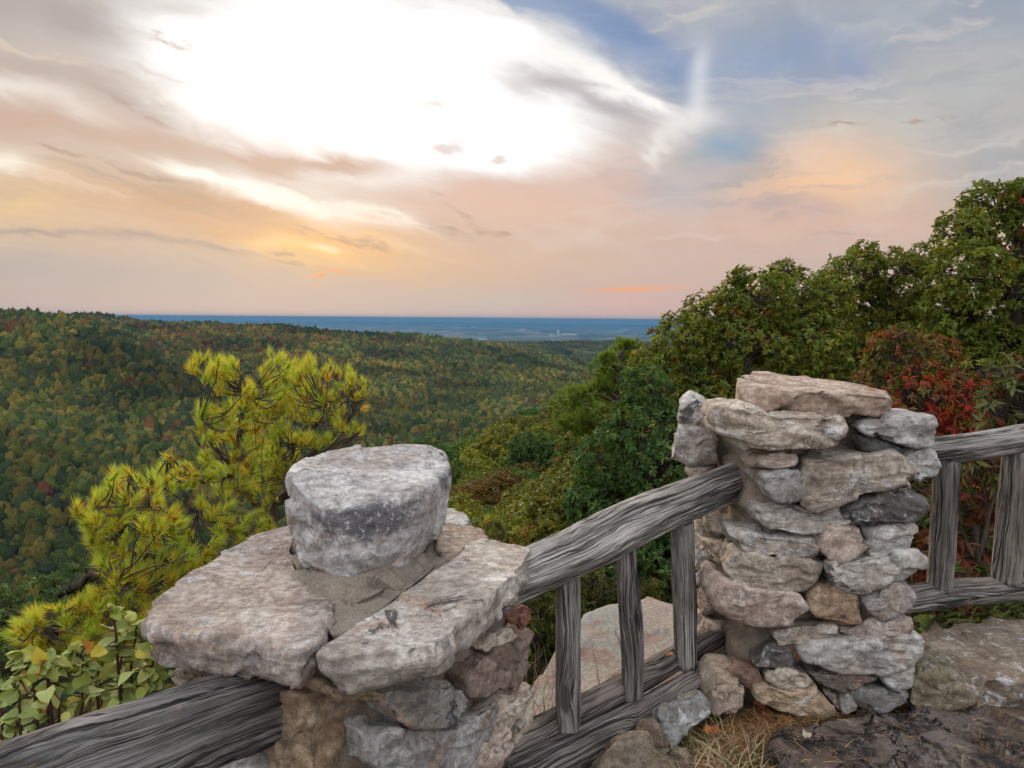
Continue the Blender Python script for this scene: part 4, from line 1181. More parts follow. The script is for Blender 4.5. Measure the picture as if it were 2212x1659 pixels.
M_LEAF = leaf_material("leaf")
M_LEAFO = leaf_material("slope_leaf", use_obj=True)
M_NEEDLE = leaf_material("pine_needle", 0.48, 0.5)
M_BARK, g, out = material("bark")
p = g.pos()
bn = g.noise(g.vmath('MULTIPLY', p, (30, 30, 9)), 1.0, 6, 0.7)
principled(g, out, g.mix(bn, (0.028, 0.020, 0.015), (0.10, 0.075, 0.058)), 0.9, g.bump(bn, 0.8, 0.01), 0.15)
M_TWIG, g, out = material("red_twig")
principled(g, out, (0.055, 0.018, 0.014), 0.7, None, 0.3)


def tubes(paths, nseg=6):
    """paths: list of (points (k,3), radii (k,)) -> verts, quads of tapered round limbs."""
    Vv, Ff, o = [], [], 0
    th = np.linspace(0, 2 * math.pi, nseg, endpoint=False)
    for pts_, rad in paths:
        pts_ = np.asarray(pts_, float); rad = np.asarray(rad, float)
        T_ = unit(np.gradient(pts_, axis=0))
        up = np.array([0.3, 0.2, 1.0]) if abs(T_[0, 2]) < 0.8 else np.array([1.0, 0.2, 0.1])
        B_ = unit(np.cross(T_, up)); N2 = np.cross(B_, T_)
        r_ = pts_[:, None] + (B_[:, None] * np.cos(th)[None, :, None] + N2[:, None] * np.sin(th)[None, :, None]) * rad[:, None, None]
        k = len(pts_)
        Vv.append(r_.reshape(-1, 3))
        i = np.arange(k - 1)[:, None] * nseg; j = np.arange(nseg)[None]; jn_ = (j + 1) % nseg
        Ff.append(np.stack([i + j, i + jn_, i + nseg + jn_, i + nseg + j], -1).reshape(-1, 4) + o)
        o += k * nseg
    return np.vstack(Vv), np.vstack(Ff)


def bend(a, b, rng, k=6, sag=0.0, wig=0.04):
    a, b = np.asarray(a, float), np.asarray(b, float)
    t = np.linspace(0, 1, k)[:, None]
    L_ = np.linalg.norm(b - a)
    q = a + (b - a) * t + np.sin(t * math.pi) * (rng.normal(size=3) * wig * L_ + np.array([0, 0, sag * L_]))
    q[1:-1] += rng.normal(size=(k - 2, 3)) * wig * 0.3 * L_
    return q


def leaf_quads(c, d, nrm, L_, W_, fold=0.25):
    """n folded leaves: base c, direction d, roughly facing nrm -> verts (4n), tris (2n)."""
    d = unit(d); s = unit(np.cross(d, nrm)); u = np.cross(s, d)
    L_ = np.asarray(L_)[:, None]; W_ = np.asarray(W_)[:, None]
    mid = c + d * L_ * 0.48
    lf = mid + s * W_ * 0.5 + u * W_ * fold; rt = mid - s * W_ * 0.5 + u * W_ * fold
    tip = c + d * L_ - u * L_ * 0.10
    n = len(c)
    v = np.stack([c, rt, tip, lf], 1).reshape(-1, 3)
    b = np.arange(n)[:, None] * 4
    f = np.concatenate([b + np.array([[0, 1, 2]]), b + np.array([[0, 2, 3]])], 1).reshape(-1, 3)
    return v, f


def crown(lobes, dens, k, leaf, palette, seed, droop=0.45, shell=(0.62, 1.04), accents=None, slim=0.42, up=0.35, rough=0.22):
    """Leaf rosettes spread through the outer part of overlapping lobes. lobes: (centre, (rx,ry,rz)).
    palette: (m,3) colours; accents: (probability, (m,3)) whole rosettes of another colour."""
    rng = np.random.default_rng(seed)
    C_, O_ = [], []
    for cen, rad in lobes:
        rad = np.asarray(rad, float) * np.ones(3); cen = np.asarray(cen, float)
        area = 4 * math.pi * (np.prod(rad) ** (2 / 3))
        n = int(area * dens)
        q = rand_unit(rng, n)
        nz = fbm(q * 2.1 + seed + cen, 3, seed)
        rr = rng.uniform(shell[0], shell[1], n) ** 0.7 * (1 + rough * nz)
        pt = cen + q * rad * rr[:, None]
        keep = fbm(pt * (1.6 / max(rad.mean(), 0.3)) + seed, 3, seed + 3) > -0.42
        for c2, r2 in lobes:                            # drop what sits deep inside a neighbour
            r2 = np.asarray(r2, float) * np.ones(3)
            keep &= ~((((pt - np.asarray(c2)) / (r2 * 0.60)) ** 2).sum(1) < 1)
        C_.append(pt[keep]); O_.append(q[keep])
    C_ = np.vstack(C_); O_ = np.vstack(O_); n = len(C_)
    tw = unit(O_ + np.array([0, 0, up]) + rng.normal(size=(n, 3)) * 0.35)
    palette = np.asarray(palette)
    base = palette[rng.integers(0, len(palette), n)] * rng.uniform(0.72, 1.3, (n, 1))
    if accents:
        pr, ac = accents; ac = np.asarray(ac)
        pt_ = np.clip(fbm(C_ * 1.3 + seed * 2, 2, seed + 9) * 3.0 + 0.25, 0, 2.4)
        isa = rng.random(n) < pr * pt_
        base[isa] = ac[rng.integers(0, len(ac), isa.sum())] * rng.uniform(0.7, 1.25, (isa.sum(), 1))
    cc = np.repeat(C_, k, 0); tt = np.repeat(tw, k, 0)
    s1 = unit(np.cross(tt, np.array([0.31, 0.2, 0.93]))); s2 = np.cross(tt, s1)
    a = rng.uniform(0, 2 * math.pi, n * k)[:, None]
    d = unit(tt * rng.uniform(0.1, 0.9, (n * k, 1)) + s1 * np.cos(a) + s2 * np.sin(a)); d[:, 2] -= droop * rng.uniform(0.3, 1.3, n * k)
    st = cc + tt * rng.uniform(-0.35, 0.25, (n * k, 1)) * leaf
    L_ = leaf * rng.uniform(0.7, 1.2, n * k); W_ = L_ * slim * rng.uniform(0.8, 1.2, n * k)
    nrm = unit(tt + rng.normal(size=(n * k, 3)) * 0.45 + np.array([0, 0, 0.3]))
    v, f = leaf_quads(st, d, nrm, L_, W_)
    col = np.repeat(np.repeat(base, k, 0) * rng.uniform(0.75, 1.25, (n * k, 1)), 4, 0)
    return v, f, col


OLIVE = [(0.155, 0.178, 0.026), (0.125, 0.155, 0.024), (0.190, 0.198, 0.028), (0.098, 0.130, 0.024)]
GREEN = [(0.058, 0.115, 0.030), (0.072, 0.128, 0.032), (0.045, 0.092, 0.028), (0.088, 0.140, 0.036)]
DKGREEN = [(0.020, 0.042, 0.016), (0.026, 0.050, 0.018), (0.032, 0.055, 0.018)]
YELG = [(0.17, 0.18, 0.024), (0.13, 0.145, 0.02), (0.20, 0.17, 0.025)]
RED = [(0.36, 0.040, 0.028), (0.28, 0.035, 0.026), (0.40, 0.085, 0.040), (0.22, 0.045, 0.025)]
REDBR = [(0.15, 0.045, 0.028), (0.19, 0.065, 0.035), (0.12, 0.05, 0.03)]
ORANGE = [(0.34, 0.13, 0.02), (0.30, 0.16, 0.02), (0.26, 0.09, 0.02)]


def px_lobes(rows, d, squash=0.9, jit=0.35, seed=1):
    rng = np.random.default_rng(seed)
    out_ = []
    for row in rows:
        x, y, r = row[:3]
        dd = (row[3] if len(row) > 3 else d) + rng.uniform(-jit, jit)
        R_ = r / FX * dd
        out_.append((np.array(P(x, y, dd)), (R_, R_ * 1.05, R_ * squash)))
    return out_


def big_tree(name, label, cat, lobes, base, pal, seed, dens=34, k=9, leaf=0.074, accents=None, trunk_r=0.14, mat=None, slim=0.42, group=None, twigs=26, shell=(0.62, 1.04), droop=0.45, part='crown'):
    rng = np.random.default_rng(seed)
    base = np.array(base, float)
    t = thing(name, label, cat, tuple(base), group)
    cen = np.mean([c for c, r in lobes], 0)
    paths = []
    top_ = cen + np.array([0, 0, 0.2])
    tr = bend(base - np.array([0, 0, 0.3]), top_, rng, 9, 0, 0.04)
    paths.append((tr, np.linspace(trunk_r, trunk_r * 0.45, 9)))
    for c, r in lobes:
        i = int(np.clip(np.argmin(np.linalg.norm(tr - np.asarray(c) + np.array([0, 0, 0.6]), axis=1)), 2, 8))
        lb = bend(tr[i], c, rng, 7, 0.08, 0.08)
        paths.append((lb, np.linspace(trunk_r * 0.42, trunk_r * 0.16, 7)))
        for _ in range(twigs):
            q = rand_unit(rng, 1)[0]; q[2] = abs(q[2]) * 0.8 - 0.15
            e = np.asarray(c) + q * np.asarray(r) * rng.uniform(0.75, 1.0)
            paths.append((bend(lb[rng.integers(3, 7)], e, rng, 5, 0.06, 0.08), np.linspace(trunk_r * 0.085, 0.003, 5)))
    v, f = tubes(paths, 6)
    obj("trunk", v, f, M_BARK, t)
    v, f, c = crown(lobes, dens, k, leaf, pal, seed, accents=accents, slim=slim, shell=shell, droop=droop)
    obj(part, v, f, mat or M_LEAF, t, smooth=False, col=c)
    return t


def gz(x, y):
    return float(height(np.array([math.degrees(math.atan2(x, y))]), np.array([math.hypot(x, y)]))[0])


def on_ground(px, d, py=900):
    q = P(px, py, d)
    return (q.x, q.y, gz(q.x, q.y))


# the trees that wall in the right side
big_tree("broadleaf_tree", "olive green broadleaf tree with thin sprigs on its skyline behind the tall pillar", "tree",
         px_lobes([(1475, 735, 70), (1548, 690, 78), (1632, 645, 76), (1715, 655, 84), (1620, 745, 100), (1738, 745, 100), (1500, 815, 90), (1420, 795, 62), (1668, 840, 95),
                   (1604, 598, 26), (1692, 588, 30), (1785, 650, 60), (1560, 880, 85), (1500, 690, 26), (1780, 850, 90)], 9.6, seed=1), on_ground(1600, 9.9), OLIVE, 101,
         accents=(0.035, ORANGE), dens=120)
big_tree("broadleaf_tree", "dark green broadleaf tree leaning over the slope between the tall pillar and its rail", "tree",
         px_lobes([(1400, 838, 62), (1390, 930, 88), (1312, 1000, 80), (1430, 1010, 95), (1272, 1085, 56), (1350, 1110, 96), (1460, 1110, 90), (1450, 1220, 90), (1350, 1215, 80), (1290, 1180, 55), (1520, 930, 80), (1540, 1040, 90)], 8.2, seed=2),
         on_ground(1420, 8.5), GREEN, 102, accents=(0.012, ORANGE), leaf=0.074, dens=120)
big_tree("broadleaf_tree", "green broadleaf tree with open twiggy gaps between the olive and the tallest tree", "tree",
         px_lobes([(1850, 590, 62), (1935, 600, 70), (1880, 685, 84), (1990, 645, 84), (1800, 610, 46), (1868, 548, 32), (1985, 560, 40), (1960, 745, 95), (1840, 775, 88), (1900, 860, 95)], 10.8, seed=3),
         on_ground(1930, 11), [(0.145, 0.165, 0.024), (0.110, 0.145, 0.024), (0.180, 0.180, 0.026)], 103, accents=(0.02, ORANGE), dens=105, twigs=26)
big_tree("broadleaf_tree", "tallest broadleaf tree with a high rounded olive crown cut by the frame", "tree",
         px_lobes([(2135, 445, 60), (2082, 505, 60), (2190, 510, 92), (2095, 590, 80), (2200, 650, 105), (2060, 675, 72), (2150, 760, 100), (2290, 450, 110), (2310, 640, 130), (2215, 420, 42), (2420, 560, 150), (2080, 800, 80), (2230, 820, 100)], 9.0, seed=4),
         on_ground(2190, 9.2), [(0.140, 0.170, 0.024), (0.108, 0.145, 0.024), (0.175, 0.185, 0.024)], 104, accents=(0.035, ORANGE + REDBR), dens=120, trunk_r=0.17)
big_tree("red_shrub", "tall shrub with bright red leaves among green behind the tall pillar", "shrub",
         px_lobes([(1930, 765, 62), (2000, 780, 66), (1900, 845, 58), (2050, 850, 62), (1970, 870, 80), (2082, 920, 52), (1945, 722, 30), (2030, 930, 60), (1930, 930, 60)], 6.6, seed=5, jit=0.2), on_ground(1980, 6.8), [(0.10, 0.115, 0.025), (0.13, 0.12, 0.028), (0.20, 0.065, 0.032), (0.22, 0.085, 0.035), (0.16, 0.085, 0.03)], 105,
         accents=(0.45, RED), leaf=0.072, slim=0.34, dens=110, k=8, trunk_r=0.05)
big_tree("shrub", "bronze and olive shrub overhanging the far right top rail", "shrub",
         px_lobes([(2185, 815, 42), (2205, 870, 66), (2150, 880, 42), (2290, 850, 105), (2140, 800, 26)], 5.4, seed=6, jit=0.2), on_ground(2230, 5.6), [(0.10, 0.115, 0.045), (0.085, 0.10, 0.03), (0.12, 0.12, 0.05)], 106,
         accents=(0.35, REDBR), leaf=0.10, slim=0.30, dens=70, k=8, trunk_r=0.05)
big_tree("shrub", "shrub of slender drooping red and green leaves seen through the right railing", "shrub",
         px_lobes([(2000, 1070, 52), (2080, 1090, 72), (2140, 1175, 84), (2040, 1215, 76), (2205, 1060, 64), (2000, 1285, 46), (2120, 1290, 72), (2260, 1200, 100), (1960, 1180, 50), (2080, 1340, 60), (2200, 1310, 80), (2090, 990, 52), (2190, 980, 60), (2000, 1360, 40, 4.2), (2100, 1370, 50, 4.2), (2200, 1360, 60, 4.2)], 4.7, seed=7, jit=0.2),
         on_ground(2080, 5.0), [(0.10, 0.125, 0.035), (0.13, 0.13, 0.045), (0.075, 0.10, 0.025)], 107, accents=(0.32, REDBR), leaf=0.10, slim=0.26, dens=80, k=9, droop=0.8, trunk_r=0.04)
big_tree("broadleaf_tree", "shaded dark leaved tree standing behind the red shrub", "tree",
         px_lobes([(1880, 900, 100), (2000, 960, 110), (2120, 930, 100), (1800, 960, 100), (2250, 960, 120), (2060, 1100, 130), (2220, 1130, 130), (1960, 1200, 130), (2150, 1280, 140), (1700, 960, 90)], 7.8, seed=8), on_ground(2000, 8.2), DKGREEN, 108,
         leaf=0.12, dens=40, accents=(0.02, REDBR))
big_tree("broadleaf_tree", "deep green tree half hidden behind the olive tree and the open twiggy tree", "tree",
         px_lobes([(1560, 760, 80), (1680, 760, 90), (1790, 740, 90), (1880, 760, 100), (1980, 760, 100), (1620, 860, 100), (1760, 860, 110), (1480, 850, 80), (2060, 730, 90)], 12.6, seed=14), on_ground(1740, 12.8), GREEN[:2] + DKGREEN, 113, leaf=0.13, dens=36, twigs=8)
# low growth below the railing
big_tree("shrub", "low yellow green shrub at the cliff edge beside the boulder capped pillar", "shrub",
         px_lobes([(1090, 1165, 40), (1140, 1150, 42), (1200, 1160, 45), (1250, 1140, 36), (1060, 1130, 22), (1170, 1200, 46)], 8.2, squash=0.8, seed=9, jit=0.3), on_ground(1150, 8.2), YELG, 109, leaf=0.07, slim=0.35, dens=90, k=8, trunk_r=0.03, accents=(0.05, ORANGE))
big_tree("shrub", "dark olive shrub filling the gap left of the first railing post", "shrub",
         px_lobes([(1160, 1300, 60), (1150, 1380, 50), (1220, 1260, 60), (1240, 1330, 60), (1300, 1270, 50), (1380, 1270, 50), (1130, 1440, 36)], 6.2, squash=0.9, seed=10, jit=0.3), on_ground(1190, 6.2), [(0.055, 0.062, 0.014), (0.075, 0.075, 0.016), (0.045, 0.055, 0.014)], 110, leaf=0.06, slim=0.4, dens=110, k=8, trunk_r=0.03,
         accents=(0.05, YELG))
# lower left
big_tree("broadleaf_tree", "dark green leafy tree below the lowest pine bough at the left", "tree",
         px_lobes([(60, 1335, 95), (150, 1275, 62), (225, 1235, 40), (20, 1430, 110), (290, 1215, 30), (120, 1390, 90), (-60, 1320, 80), (230, 1310, 60), (-80, 1450, 110)], 8.6, seed=11), on_ground(80, 9), [(0.075, 0.125, 0.035), (0.060, 0.105, 0.032), (0.095, 0.145, 0.045)], 111, leaf=0.075, dens=70, k=8)
big_tree("broadleaf_tree", "small green tree top peeking over the rim behind the cap boulder", "tree",
         px_lobes([(895, 968, 26), (930, 958, 24), (860, 975, 22), (940, 985, 30), (905, 1000, 40), (960, 1010, 36)], 14.0, seed=12, jit=0.3), on_ground(910, 14), [(0.055, 0.10, 0.030), (0.07, 0.11, 0.03)], 112, leaf=0.12, dens=30, k=8, trunk_r=0.07)

# ---- trees of the near slope, each of its own
KINDS = [("olive_tree_crown", OLIVE, 0.0), ("green", GREEN, 0.0), ("yellow", [(0.095, 0.115, 0.024), (0.12, 0.13, 0.026)], 0.02), ("russet", [(0.10, 0.075, 0.022), (0.12, 0.06, 0.022), (0.075, 0.085, 0.022)], 0.12)]
SLOPE_LABEL = ["olive green tree in the wood that covers the near slope", "deep green tree in the wood that covers the near slope",
               "yellowish green tree in the wood that covers the near slope", "russet tinged tree in the wood that covers the near slope"]
SLOPE_GROUP = ["olive trees on the near slope", "deep green trees on the near slope", "yellowish trees on the near slope", "russet trees on the near slope"]


def unit_tree(seed, pal, acc, fine):
    """A tree about 1 high with its base at the origin."""
    rng = np.random.default_rng(seed)
    lobes = [(np.array([0, 0, 0.62]), (0.26, 0.26, 0.28))]
    for i in range(8):
        a = i * 2.4 + rng.uniform(-.4, .4); rr = rng.uniform(0.14, 0.27)
        lobes.append((np.array([math.cos(a) * rr, math.sin(a) * rr, rng.uniform(0.40, 0.84)]), np.array([1, 1, 0.85]) * rng.uniform(0.13, 0.2)))
    v, f, c = crown(lobes, 2100 if fine else 950, 7, 0.022 if fine else 0.036, pal, seed, accents=(acc, RED + ORANGE), slim=0.5, rough=0.35)
    paths = [(bend((0, 0, -0.05), (0, 0, 0.7), rng, 7), np.linspace(0.022, 0.008, 7))]
    for ce, r in lobes[1:]: paths.append((bend((0, 0, rng.uniform(.25, .55)), ce, rng, 5, 0.05, 0.08), np.linspace(0.010, 0.003, 5)))
    tv_, tf_ = tubes(paths, 5)
    return mesh_data("crown", v, f, M_LEAFO, smooth=False, col=c), mesh_data("trunk", tv_, tf_, M_BARK)


PROTO = {}
for kx, (nm, pal, acc) in enumerate(KINDS):
    for s in range(2):
        PROTO[kx, s, True] = unit_tree(300 + kx * 10 + s, pal, acc, True)
        PROTO[kx, s, False] = unit_tree(350 + kx * 10 + s, pal, acc, False)
rng = np.random.default_rng(77)
cand = []
for _ in range(5000):
    rr = 9.0 * (300 / 9.0) ** rng.random(); pxx = rng.uniform(640, 1500)
    a = azof(pxx)
    hgt = (3.0 if rr < 16 else 4.0 if rr < 26 else 6.0 if rr < 50 else 8.5) * rng.uniform(0.8, 1.2)
    cand.append((rr, a, hgt, pxx))
placed = []
runaz = {}
for rr, a, hgt, pxx in sorted(cand):
    x, y = rr * math.sin(math.radians(a)), rr * math.cos(math.radians(a))
    if pxx < 1000 and rr > 130: continue
    if pxx < 900 and rr < 14: continue
    if any((x - q[0]) ** 2 + (y - q[1]) ** 2 < (0.30 * (hgt + q[3])) ** 2 for q in placed): continue
    z = gz(x, y)
    e_top = (z + hgt - CAM.z) / rr
    key = int(a * 2)
    best = max(runaz.get(key + d_, -9) for d_ in (-1, 0, 1))
    if e_top < min(runaz.get(key, -9), best) - 0.0: continue
    runaz[key] = max(runaz.get(key, -9), (z + hgt * 0.7 - CAM.z) / rr)
    placed.append((x, y, z, hgt, rr, pxx))
print("slope trees", len(placed))
for i, (x, y, z, hgt, rr, pxx) in enumerate(placed[:290]):
    kx = int(rng.choice(4, p=[0.34, 0.24, 0.26, 0.16]))
    crown_me, trunk_me = PROTO[kx, i % 2, rr < 45]
    t = thing("slope_tree", SLOPE_LABEL[kx], "tree", (x, y, z), SLOPE_GROUP[kx])
    t.rotation_euler = (0, 0, rng.uniform(0, 6.28)); w = rng.uniform(0.9, 1.25) * hgt; t.scale = (w, w, hgt)
    co = bpy.data.objects.new("crown", crown_me); COL.objects.link(co); co.parent = t
    b = rng.uniform(0.85, 1.3); co.color = (b * rng.uniform(0.9, 1.15), b, b * rng.uniform(0.8, 1.1), 1)
    to = bpy.data.objects.new("trunk", trunk_me); COL.objects.link(to); to.parent = t

# ---- pines
def needle_tufts(cen, axis, n, L_, seed, old, wid=0.0020, spread=(0.08, 0.74)):
    """Brushes of needles at cen along axis; old (0..1) turns the inner needles gold."""
    rng = np.random.default_rng(seed)
    m = len(cen); axis = unit(axis)
    c = np.repeat(cen, n, 0); a = np.repeat(axis, n, 0); o = np.repeat(old, n)
    s1 = unit(np.cross(a, np.array([0.37, 0.21, 0.9]))); s2 = np.cross(a, s1)
    t = rng.random(m * n)                              # 0 at the tip of the shoot, 1 further back
    ph = spread[0] + (spread[1] - spread[0]) * (t * 0.75 + rng.random(m * n) * 0.25); an = rng.uniform(0, 2 * math.pi, m * n)
    d = a * np.cos(ph)[:, None] + (s1 * np.cos(an)[:, None] + s2 * np.sin(an)[:, None]) * np.sin(ph)[:, None]
    d[:, 2] -= 0.12 * t
    st = c - a * (t * 0.6 * L_)[:, None]
    ln = L_ * rng.uniform(0.75, 1.1, m * n)
    sd_ = unit(np.cross(d, rng.normal(size=(m * n, 3)))) * wid
    v = np.stack([st - sd_ * 0.5, st + sd_ * 0.5, st + unit(d) * ln[:, None]], 1).reshape(-1, 3)
    f = np.arange(m * n * 3).reshape(-1, 3)
    g0 = np.array([0.33, 0.45, 0.06]); g1 = np.array([0.50, 0.56, 0.085]); gold = np.array([0.66, 0.42, 0.04]); orange = np.array([0.62, 0.27, 0.035])
    w = rng.random(m * n)[:, None]
    col = g0 * (1 - w) + g1 * w
    og = (rng.random(m * n) < o * (0.25 + t * 0.9))[:, None]
    gd = np.where(rng.random((m * n, 1)) < 0.30, orange, gold)
    col = np.where(og, gd, col) * rng.uniform(0.7, 1.2, (m * n, 1))
    return v, f, np.repeat(col, 3, 0)


def zp(x, y): return 378.0 + 0.24417 * x, 729.05 + 0.24417 * y
def zq(x, y): return 108.0 + 0.25635 * x, 972.1 + 0.25635 * y


D1, D2 = 3.9, 3.3
LIMBS = [
    (zp, 4.1, 3.9, [(900, 1700), (720, 1480), (640, 1320), (560, 1230), (530, 1160), (520, 1060), (560, 950), (585, 800), (600, 660), (650, 560), (660, 420)], 0.028),
    (zp, 3.95, 3.7, [(530, 1160), (420, 1070), (330, 960), (260, 830), (225, 700)], 0.014),
    (zp, 3.95, 4.0, [(600, 650), (500, 610), (380, 520), (280, 420), (210, 290), (185, 190)], 0.012),
    (zp, 4.0, 4.1, [(300, 430), (320, 350), (290, 260), (285, 180)], 0.007),
    (zp, 4.0, 4.1, [(480, 440), (450, 330), (440, 230)], 0.007),
    (zp, 4.2, 4.25, [(900, 1700), (870, 1480), (1000, 1390), (1100, 1250), (1150, 1100), (1280, 960), (1400, 860), (1470, 790), (1580, 680), (1620, 540), (1665, 400)], 0.030),
    (zp, 4.2, 4.0, [(860, 1480), (860, 1290), (960, 1180), (1050, 1040), (1050, 920)], 0.016),
    (zp, 4.2, 4.3, [(870, 1300), (920, 1000), (950, 740), (960, 560), (880, 420), (850, 280), (845, 140)], 0.018),
    (zp, 4.25, 4.3, [(960, 540), (990, 400), (970, 290), (950, 180)], 0.009),
    (zp, 4.25, 4.15, [(1580, 660), (1562, 500), (1565, 400), (1550, 300)], 0.009),
    (zp, 4.25, 4.3, [(1490, 770), (1470, 600), (1440, 450), (1445, 310)], 0.009),
    (zp, 4.2, 4.0, [(1110, 940), (1230, 810), (1300, 690), (1345, 530)], 0.010),
    (zp, 4.3, 4.5, [(1050, 700), (1180, 590), (1300, 440), (1340, 360), (1380, 250)], 0.012),
    (zp, 4.3, 4.4, [(1180, 590), (1160, 400), (1180, 190)], 0.009),
    (zp, 4.25, 4.2, [(1400, 940), (1480, 930), (1560, 880), (1640, 825)], 0.008),
    (zp, 3.95, 3.6, [(560, 1240), (420, 1220), (200, 1215), (60, 1140), (-60, 1060)], 0.013),
    (zp, 3.9, 3.5, [(300, 1250), (80, 1290), (-60, 1300), (-160, 1290)], 0.008),
    (zq, 3.9, 3.0, [(2000, 900), (1700, 880), (1400, 900), (1050, 920), (900, 910), (690, 880), (560, 810), (420, 740), (320, 680), (270, 590), (225, 490)], 0.024),
    (zq, 3.1, 3.05, [(560, 800), (580, 600), (600, 480), (650, 330), (660, 190)], 0.012),
    (zq, 3.1, 3.15, [(570, 720), (700, 540), (830, 380), (860, 230)], 0.010),
    (zq, 3.1, 2.95, [(560, 790), (480, 640), (410, 560), (380, 440)], 0.009),
    (zq, 3.5, 3.3, [(1050, 915), (1100, 760), (1150, 670), (1230, 590), (1270, 450)], 0.011),
    (zq, 3.7, 3.5, [(1700, 880), (1650, 770), (1580, 620), (1500, 480), (1500, 400)], 0.011),
    (zq, 3.7, 3.6, [(1800, 880), (1780, 680), (1820, 520), (1825, 460)], 0.009),
    (zq, 3.5, 3.4, [(1200, 910), (1210, 760), (1160, 660)], 0.008),
    (zq, 3.5, 3.0, [(1300, 900), (1100, 950), (950, 1070), (800, 1160), (600, 1230), (430, 1260)], 0.012),
    (zq, 3.3, 2.7, [(900, 1110), (700, 1270), (400, 1310), (200, 1330), (0, 1380), (-200, 1480)], 0.012),
    (zq, 3.2, 2.9, [(700, 1270), (650, 1200), (560, 1090)], 0.008),
]
rng = np.random.default_rng(5)
lim_pts, paths, ends = [], [], []
for zz, d0, d1, rows, r0 in LIMBS:
    k = len(rows)
    q = np.array([P(*zz(x, y), d0 + (d1 - d0) * i / (k - 1)) for i, (x, y) in enumerate(rows)])
    s = np.linspace(0, k - 1, k * 4)
    q2 = np.stack([np.interp(s, np.arange(k), q[:, j]) for j in range(3)], -1)
    q2[1:-1] = (q2[:-2] + q2[1:-1] * 2 + q2[2:]) / 4
    q2[1:-1] += rng.normal(size=(len(q2) - 2, 3)) * 0.006
    paths.append((q2, np.linspace(r0, max(r0 * 0.3, 0.0035), len(q2))))
    lim_pts.append(q2[len(q2) // 5:]); ends.append((q2[-1], q2[-1] - q2[-4]))
base_p = P(*zp(900, 1700), 4.15)
tb = on_ground(660, 4.6)
paths.append((bend(tb, base_p, rng, 10, 0, 0.03), np.linspace(0.085, 0.045, 10)))
paths.append((bend(base_p - V((0, 0, 0.2)), P(*zq(2000, 900), 3.9), rng, 5), np.linspace(0.04, 0.026, 5)))
lim = np.vstack(lim_pts)


def in_poly(x, y, poly):
    ins = np.zeros(len(x), bool); n = len(poly)
    for i in range(n):
        x0, y0 = poly[i]; x1, y1 = poly[(i + 1) % n]
        c_ = ((y0 > y) != (y1 > y)) & (x < (x1 - x0) * (y - y0) / (y1 - y0 + 1e-9) + x0)
        ins ^= c_
    return ins


PU = [(410, 800), (425, 775), (500, 785), (525, 775), (525, 830), (560, 850), (575, 775), (610, 775), (650, 775), (700, 785), (720, 795), (760, 815), (790, 840), (792, 880), (770, 925), (700, 955), (640, 1000),
      (615, 1040), (600, 1080), (560, 1100), (500, 1075), (430, 1055), (340, 1060), (330, 1015), (400, 1000), (440, 970), (425, 900), (425, 870), (460, 880), (490, 865), (470, 840)]
PL = [(165, 1110), (185, 1095), (235, 1030), (260, 1010), (330, 1040), (350, 1070), (400, 1120), (440, 1090), (500, 1085), (540, 1100), (600, 1100), (605, 1150), (560, 1190), (480, 1240), (400, 1290), (330, 1360), (320, 1430),
      (240, 1450), (100, 1430), (40, 1405), (40, 1365), (80, 1335), (160, 1305), (240, 1262), (215, 1215), (185, 1165)]


def scatter(poly, n, dfun, rng):
    xs, ys = [a for a, b in poly], [b for a, b in poly]
    x = rng.uniform(min(xs), max(xs), n * 4); y = rng.uniform(min(ys), max(ys), n * 4)
    k = in_poly(x, y, poly); x, y = x[k][:n], y[k][:n]
    return np.array([P(a, b, dfun(a, b) + rng.normal() * 0.16) for a, b in zip(x, y)])


tf1 = scatter(PU, 330, lambda a, b: 3.75 + (a - 400) * 0.0012, rng)
tf2 = scatter(PL, 290, lambda a, b: 2.85 + np.clip((a - 150) * 0.0016, 0, 0.8), rng)
PX = [(15, 1360), (70, 1325), (160, 1300), (240, 1270), (320, 1290), (340, 1360), (320, 1430), (240, 1450), (100, 1430), (30, 1405)]
tf3 = scatter(PX, 85, lambda a, b: 2.8, rng)
tf = np.vstack([tf1, tf2, tf3, np.array([e for e, d_ in ends])])
ax = []
for q in tf:
    dd = np.linalg.norm(lim - q, axis=1); j = int(np.argmin(dd + rng.random(len(lim)) * 0.03))
    b0 = lim[max(0, j - 1)]
    dirv = q - b0
    if dd[j] > 0.02: paths.append((bend(b0, q, rng, 5, -0.10, 0.06), np.linspace(0.0042, 0.0022, 5)))
    ax.append(unit(dirv) * 0.55 + np.array([0, -0.10, 0.65]) + rng.normal(size=3) * 0.22)
ax = np.array(ax)
pine = thing("pine_tree", "bushy pine with yellow green needle brushes behind the squat pillar", "pine tree", tb)
v, f = tubes(paths, 6)
obj("trunk", v, f, M_BARK, pine)
v, f, c = needle_tufts(tf, ax, 95, 0.070, 6, np.clip(rng.normal(0.30, 0.26, len(tf)), 0.02, 0.95), wid=0.0030)
obj("needles", v, f, M_NEEDLE, pine, smooth=False, col=c)

